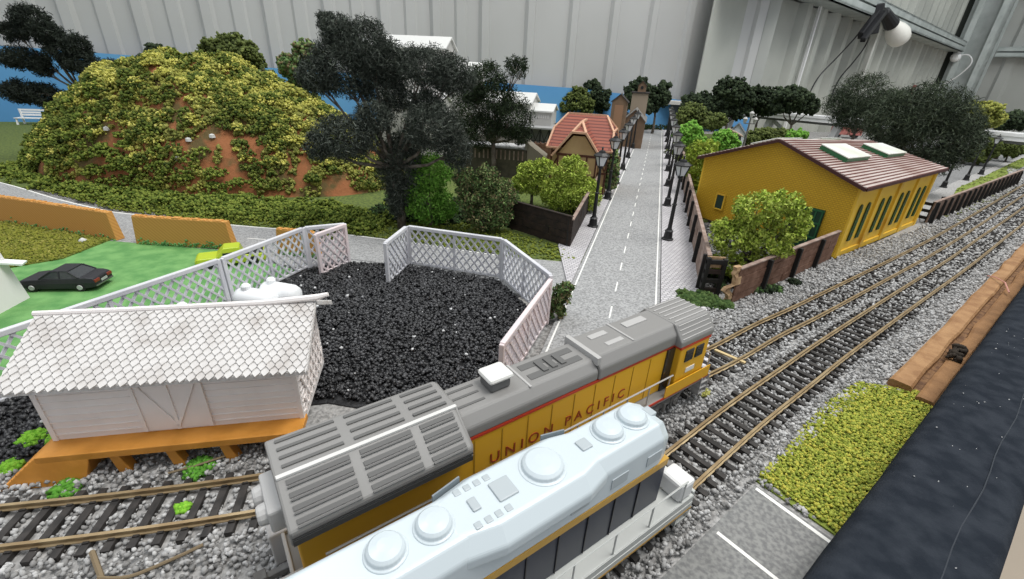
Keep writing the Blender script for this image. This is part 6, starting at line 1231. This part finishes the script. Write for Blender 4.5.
SPEC = [
 ('big', 'tree', 'huge dark grey green tree towering in front of the white elevator', 'tree', 'grey', 100000, .17, 'strand', .30),
 ('windswept', 'tree', 'black wispy tree with layered branches behind the left end of the hill', 'tree', 'black', 30000, .26, 'strand', .34),
 ('smalldark', 'shrub', 'small dark shrub on the skyline of the hill', 'shrub', 'deep', 3000, .24, 'oct', .35),
 ('olive', 'tree', 'broad olive green tree standing behind the hilltop', 'tree', 'olive', 8000, .25, 'oct', .35),
 ('greenblob', 'shrub', 'dark green clumpy bush between the hilltop and the big tree', 'bush', 'pine', 4500, .26, 'oct', .35),
 ('dark2', 'tree', 'dark rounded tree in front of the white mill', 'tree', 'deep', 16000, .28, 'strand', .36),
 ('bgreen', 'bush', 'bright green bush at the foot of the huge dark tree', 'bush', 'fresh', 12000, .13, 'leaf', .28),
 ('pine', 'shrub', 'bushy green shrub with brownish tips right of the bright green bush', 'shrub', 'pine', 15000, .13, 'leaf', .26),
 ('lime1', 'bush', 'yellow green bush behind the dark fence corner', 'bush', 'glow', 11000, .14, 'leaf', .26),
 ('lime2', 'bush', 'round dense lime bush behind the nearest left street lamp', 'bush', 'glow', 22000, .13, 'leaf', .26),
 ('lime3', 'tree', 'spreading lime green tree in the yard of the yellow shed', 'tree', 'glow', 15000, .145, 'leaf', .24),
 ('lowplant', 'plant', 'low dark green plant between the lattice corner and the road', 'plant', 'pine', 1800, .14, 'leaf', .4),
 ('tA', 'tree', 'dark green tree left of the taller one against the sky board', 'tree', 'olive', 3000, .42, 'oct', .32),
 ('tB', 'tree', 'black green tree against the sky board above the tudor roof', 'tree', 'deep', 2600, .42, 'oct', .30),
 ('tC', 'tree', 'dark tree directly behind the church belfry', 'tree', 'deep', 3200, .42, 'oct', .30),
 ('tD', 'tree', 'dark tree on a thin leaning trunk left of the road end', 'tree', 'deep', 3000, .42, 'oct', .30),
 ('tE', 'tree', 'dark low tree right of the road portal, leftmost of the rear row', 'tree', 'deep', 3000, .42, 'oct', .32),
 ('tF', 'tree', 'tallest dark tree of the rear row behind the white cottage', 'tree', 'deep', 4500, .42, 'oct', .32),
 ('tG', 'tree', 'dark tree in the middle of the rear row above the shed ridge', 'tree', 'deep', 4200, .42, 'oct', .32),
 ('tH', 'tree', 'dark tree with a thick trunk in front of the elevated roadway', 'tree', 'deep', 4500, .42, 'oct', .32),
 ('tI', 'tree', 'large dark grey green tree left of the biggest one behind the shed', 'tree', 'forest', 22000, .30, 'strand', .30),
 ('tJ', 'tree', 'biggest dark tree overhanging the right end of the shed roof', 'tree', 'forest', 46000, .25, 'strand', .30),
 ('tK', 'tree', 'yellow green tree rising behind the elevated roadway at right', 'tree', 'mustard', 4000, .36, 'oct', .35),
 ('tL', 'tree', 'dark tree at the right edge beside the yellow green one', 'tree', 'deep', 2800, .36, 'oct', .35),
 ('b1', 'bush', 'olive bush at the right of the road end', 'bush', 'olive', 3500, .32, 'oct', .36),
 ('b2', 'bush', 'bright green bush behind the right street lamps', 'bush', 'fresh', 3500, .26, 'oct', .36),
 ('b3', 'bush', 'yellow green bush touching the left corner of the yellow shed', 'bush', 'lime', 5500, .20, 'leaf', .36),
 ('b4', 'bush', 'small fresh green bush in front of the dark grey hut', 'bush', 'fresh', 2400, .24, 'oct', .36),
 ('b5', 'bush', 'olive bush left of the white cottage', 'bush', 'olive', 2600, .28, 'oct', .36),
 ('b6', 'bush', 'wide olive bush below the elevated roadway, left of the pier', 'bush', 'olive', 3200, .34, 'oct', .36),
 ('b7', 'bush', 'small green bush right of the elevated roadway pier', 'bush', 'fresh', 2000, .32, 'oct', .36),
 ('u1', 'bush', 'green bush behind the rightmost street lamp', 'bush', 'olive', 2400, .3, 'oct', .36),
 ('u2', 'bush', 'green bush under the elevated roadway near the white van', 'bush', 'olive', 2400, .3, 'oct', .36),
 ('tM', 'bush', 'small dark bush between the tudor house and the left street lamps', 'bush', 'pine', 1500, .2, 'oct', .36),
]
for k, (key, nm, lb, cat, pal, n, size, shape, clump) in enumerate(SPEC):
    base, lobes = TREES[key]; rng = np.random.default_rng(100 + k); t = thing(nm, lb, cat, base)
    L_ = [(l[0] + base[0], l[1] + base[1], l[2] + base[2], *l[3:]) for l in lobes]; P = crown_points(rng, L_, n, clump)
    P = P[P[:, 2] > base[2] + .15]
    shp = {'strand': STRAND, 'leaf': LEAF, 'oct': 'oct'}[shape]; V_, F_ = scatter(rng, P, size, shp, .45)
    m = mat(pal + ' foliage ' + shape, PAL[pal][0], .8 if pal in ('grey', 'black') else .9, island=PAL[pal], spec=.25); o = fast('foliage', V_, F_, m, t); o['kind'] = 'stuff'
    # trunk with a limb to every lobe
    g = MB(); top = max(l[2] for l in L_); b = np.array(base); cm = np.mean([l[:3] for l in L_], axis=0); hgt = cm[2] - b[2]; fat = .06 * hgt if hgt > 5 else .05 * hgt + .08; fat = min(fat, .5)
    if key == 'windswept': fat = .35
    fork = b + (cm - b) * np.array([.35, .35, .5]); g.tube([tuple(b - np.array([0, 0, .3])), tuple(b + (fork - b) * .4 + np.array([.06, .03, 0]) * hgt * .3), tuple(fork)], [fat, fat * .75, fat * .62], 9)
    for l in L_:
        c = np.array(l[:3]); mid = (fork + c) / 2 + np.array([rng.uniform(-.04, .04) * hgt, rng.uniform(-.04, .04) * hgt, -.04 * hgt]); g.tube([tuple(fork), tuple(mid), tuple(c)], [fat * .5, fat * .3, fat * .1], 6)
        for _ in range(3):
            d = rng.normal(size=3); d /= np.linalg.norm(d); g.tube([tuple(mid + (c - mid) * .4), tuple(c + d * np.array(l[3:6]) * .75)], [fat * .18, fat * .05], 5)
    g.obj('trunk', M_bark, t, smooth=True)
def edging(name, label, pts, r, cols, seed): return clumps(name, label, pts, r, 60, .18, cols, seed, cat='weeds')
rr_ = random.Random(9)
edging('gatepost_weeds', 'dark green weeds around the black gatepost by the locomotive cab', [(rr_.uniform(13.2, 16.9), rr_.uniform(30.2, 32.2), .1) for _ in range(26)], .45, [(.03, .06, .02), (.06, .10, .03), (.10, .15, .05)], 41)
edging('yard_weeds', 'dark tangled weeds at the foot of the lime tree', [(rr_.uniform(17.4, 22), rr_.uniform(33.4, 37), .1) for _ in range(30)], .5, PAL['deep'] + PAL['pine'][:2], 42)
edging('roadside_plants', 'olive undergrowth behind the fences right of the road', [(36 + (k % 40) * .75 + rr_.uniform(-6, 6) * .6, 98 + (k % 40) * 1.1 + rr_.uniform(-6, 6), .2) for k in range(160)], 1.3, PAL['olive'], 43)
edging('wall_undergrowth', 'dark undergrowth at the base of the sky board', [(*BW(rr_.uniform(70, 205), 5 + rr_.uniform(0, 5)), .3) for k in range(200)], 1.6, PAL['deep'] + PAL['olive'][:1], 44)
edging('tree_undergrowth', 'dark undergrowth below the huge tree and its shrubs', [(rr_.uniform(-16, 2), 47.5 + rr_.uniform(0, 9), .1) for k in range(130)], .9, PAL['deep'] + PAL['pine'][:2], 45)
g = MB(); rr_ = random.Random(2)
for k in range(7): x = 16.8 + k * .2; g.bar((17.6 + rr_.uniform(-.8, 1.6), 33.4 + rr_.uniform(-.6, 1.4), .15), (18.6 + rr_.uniform(-.8, 1.8), 34.2 + rr_.uniform(-.6, 1.6), .35), .14, .1)
tag(g.obj('scrap_ties', M_post, org=(17.5, 33.5, 0)), 'pile of black scrap ties behind the splintered fence end', 'scrap', kind='stuff')
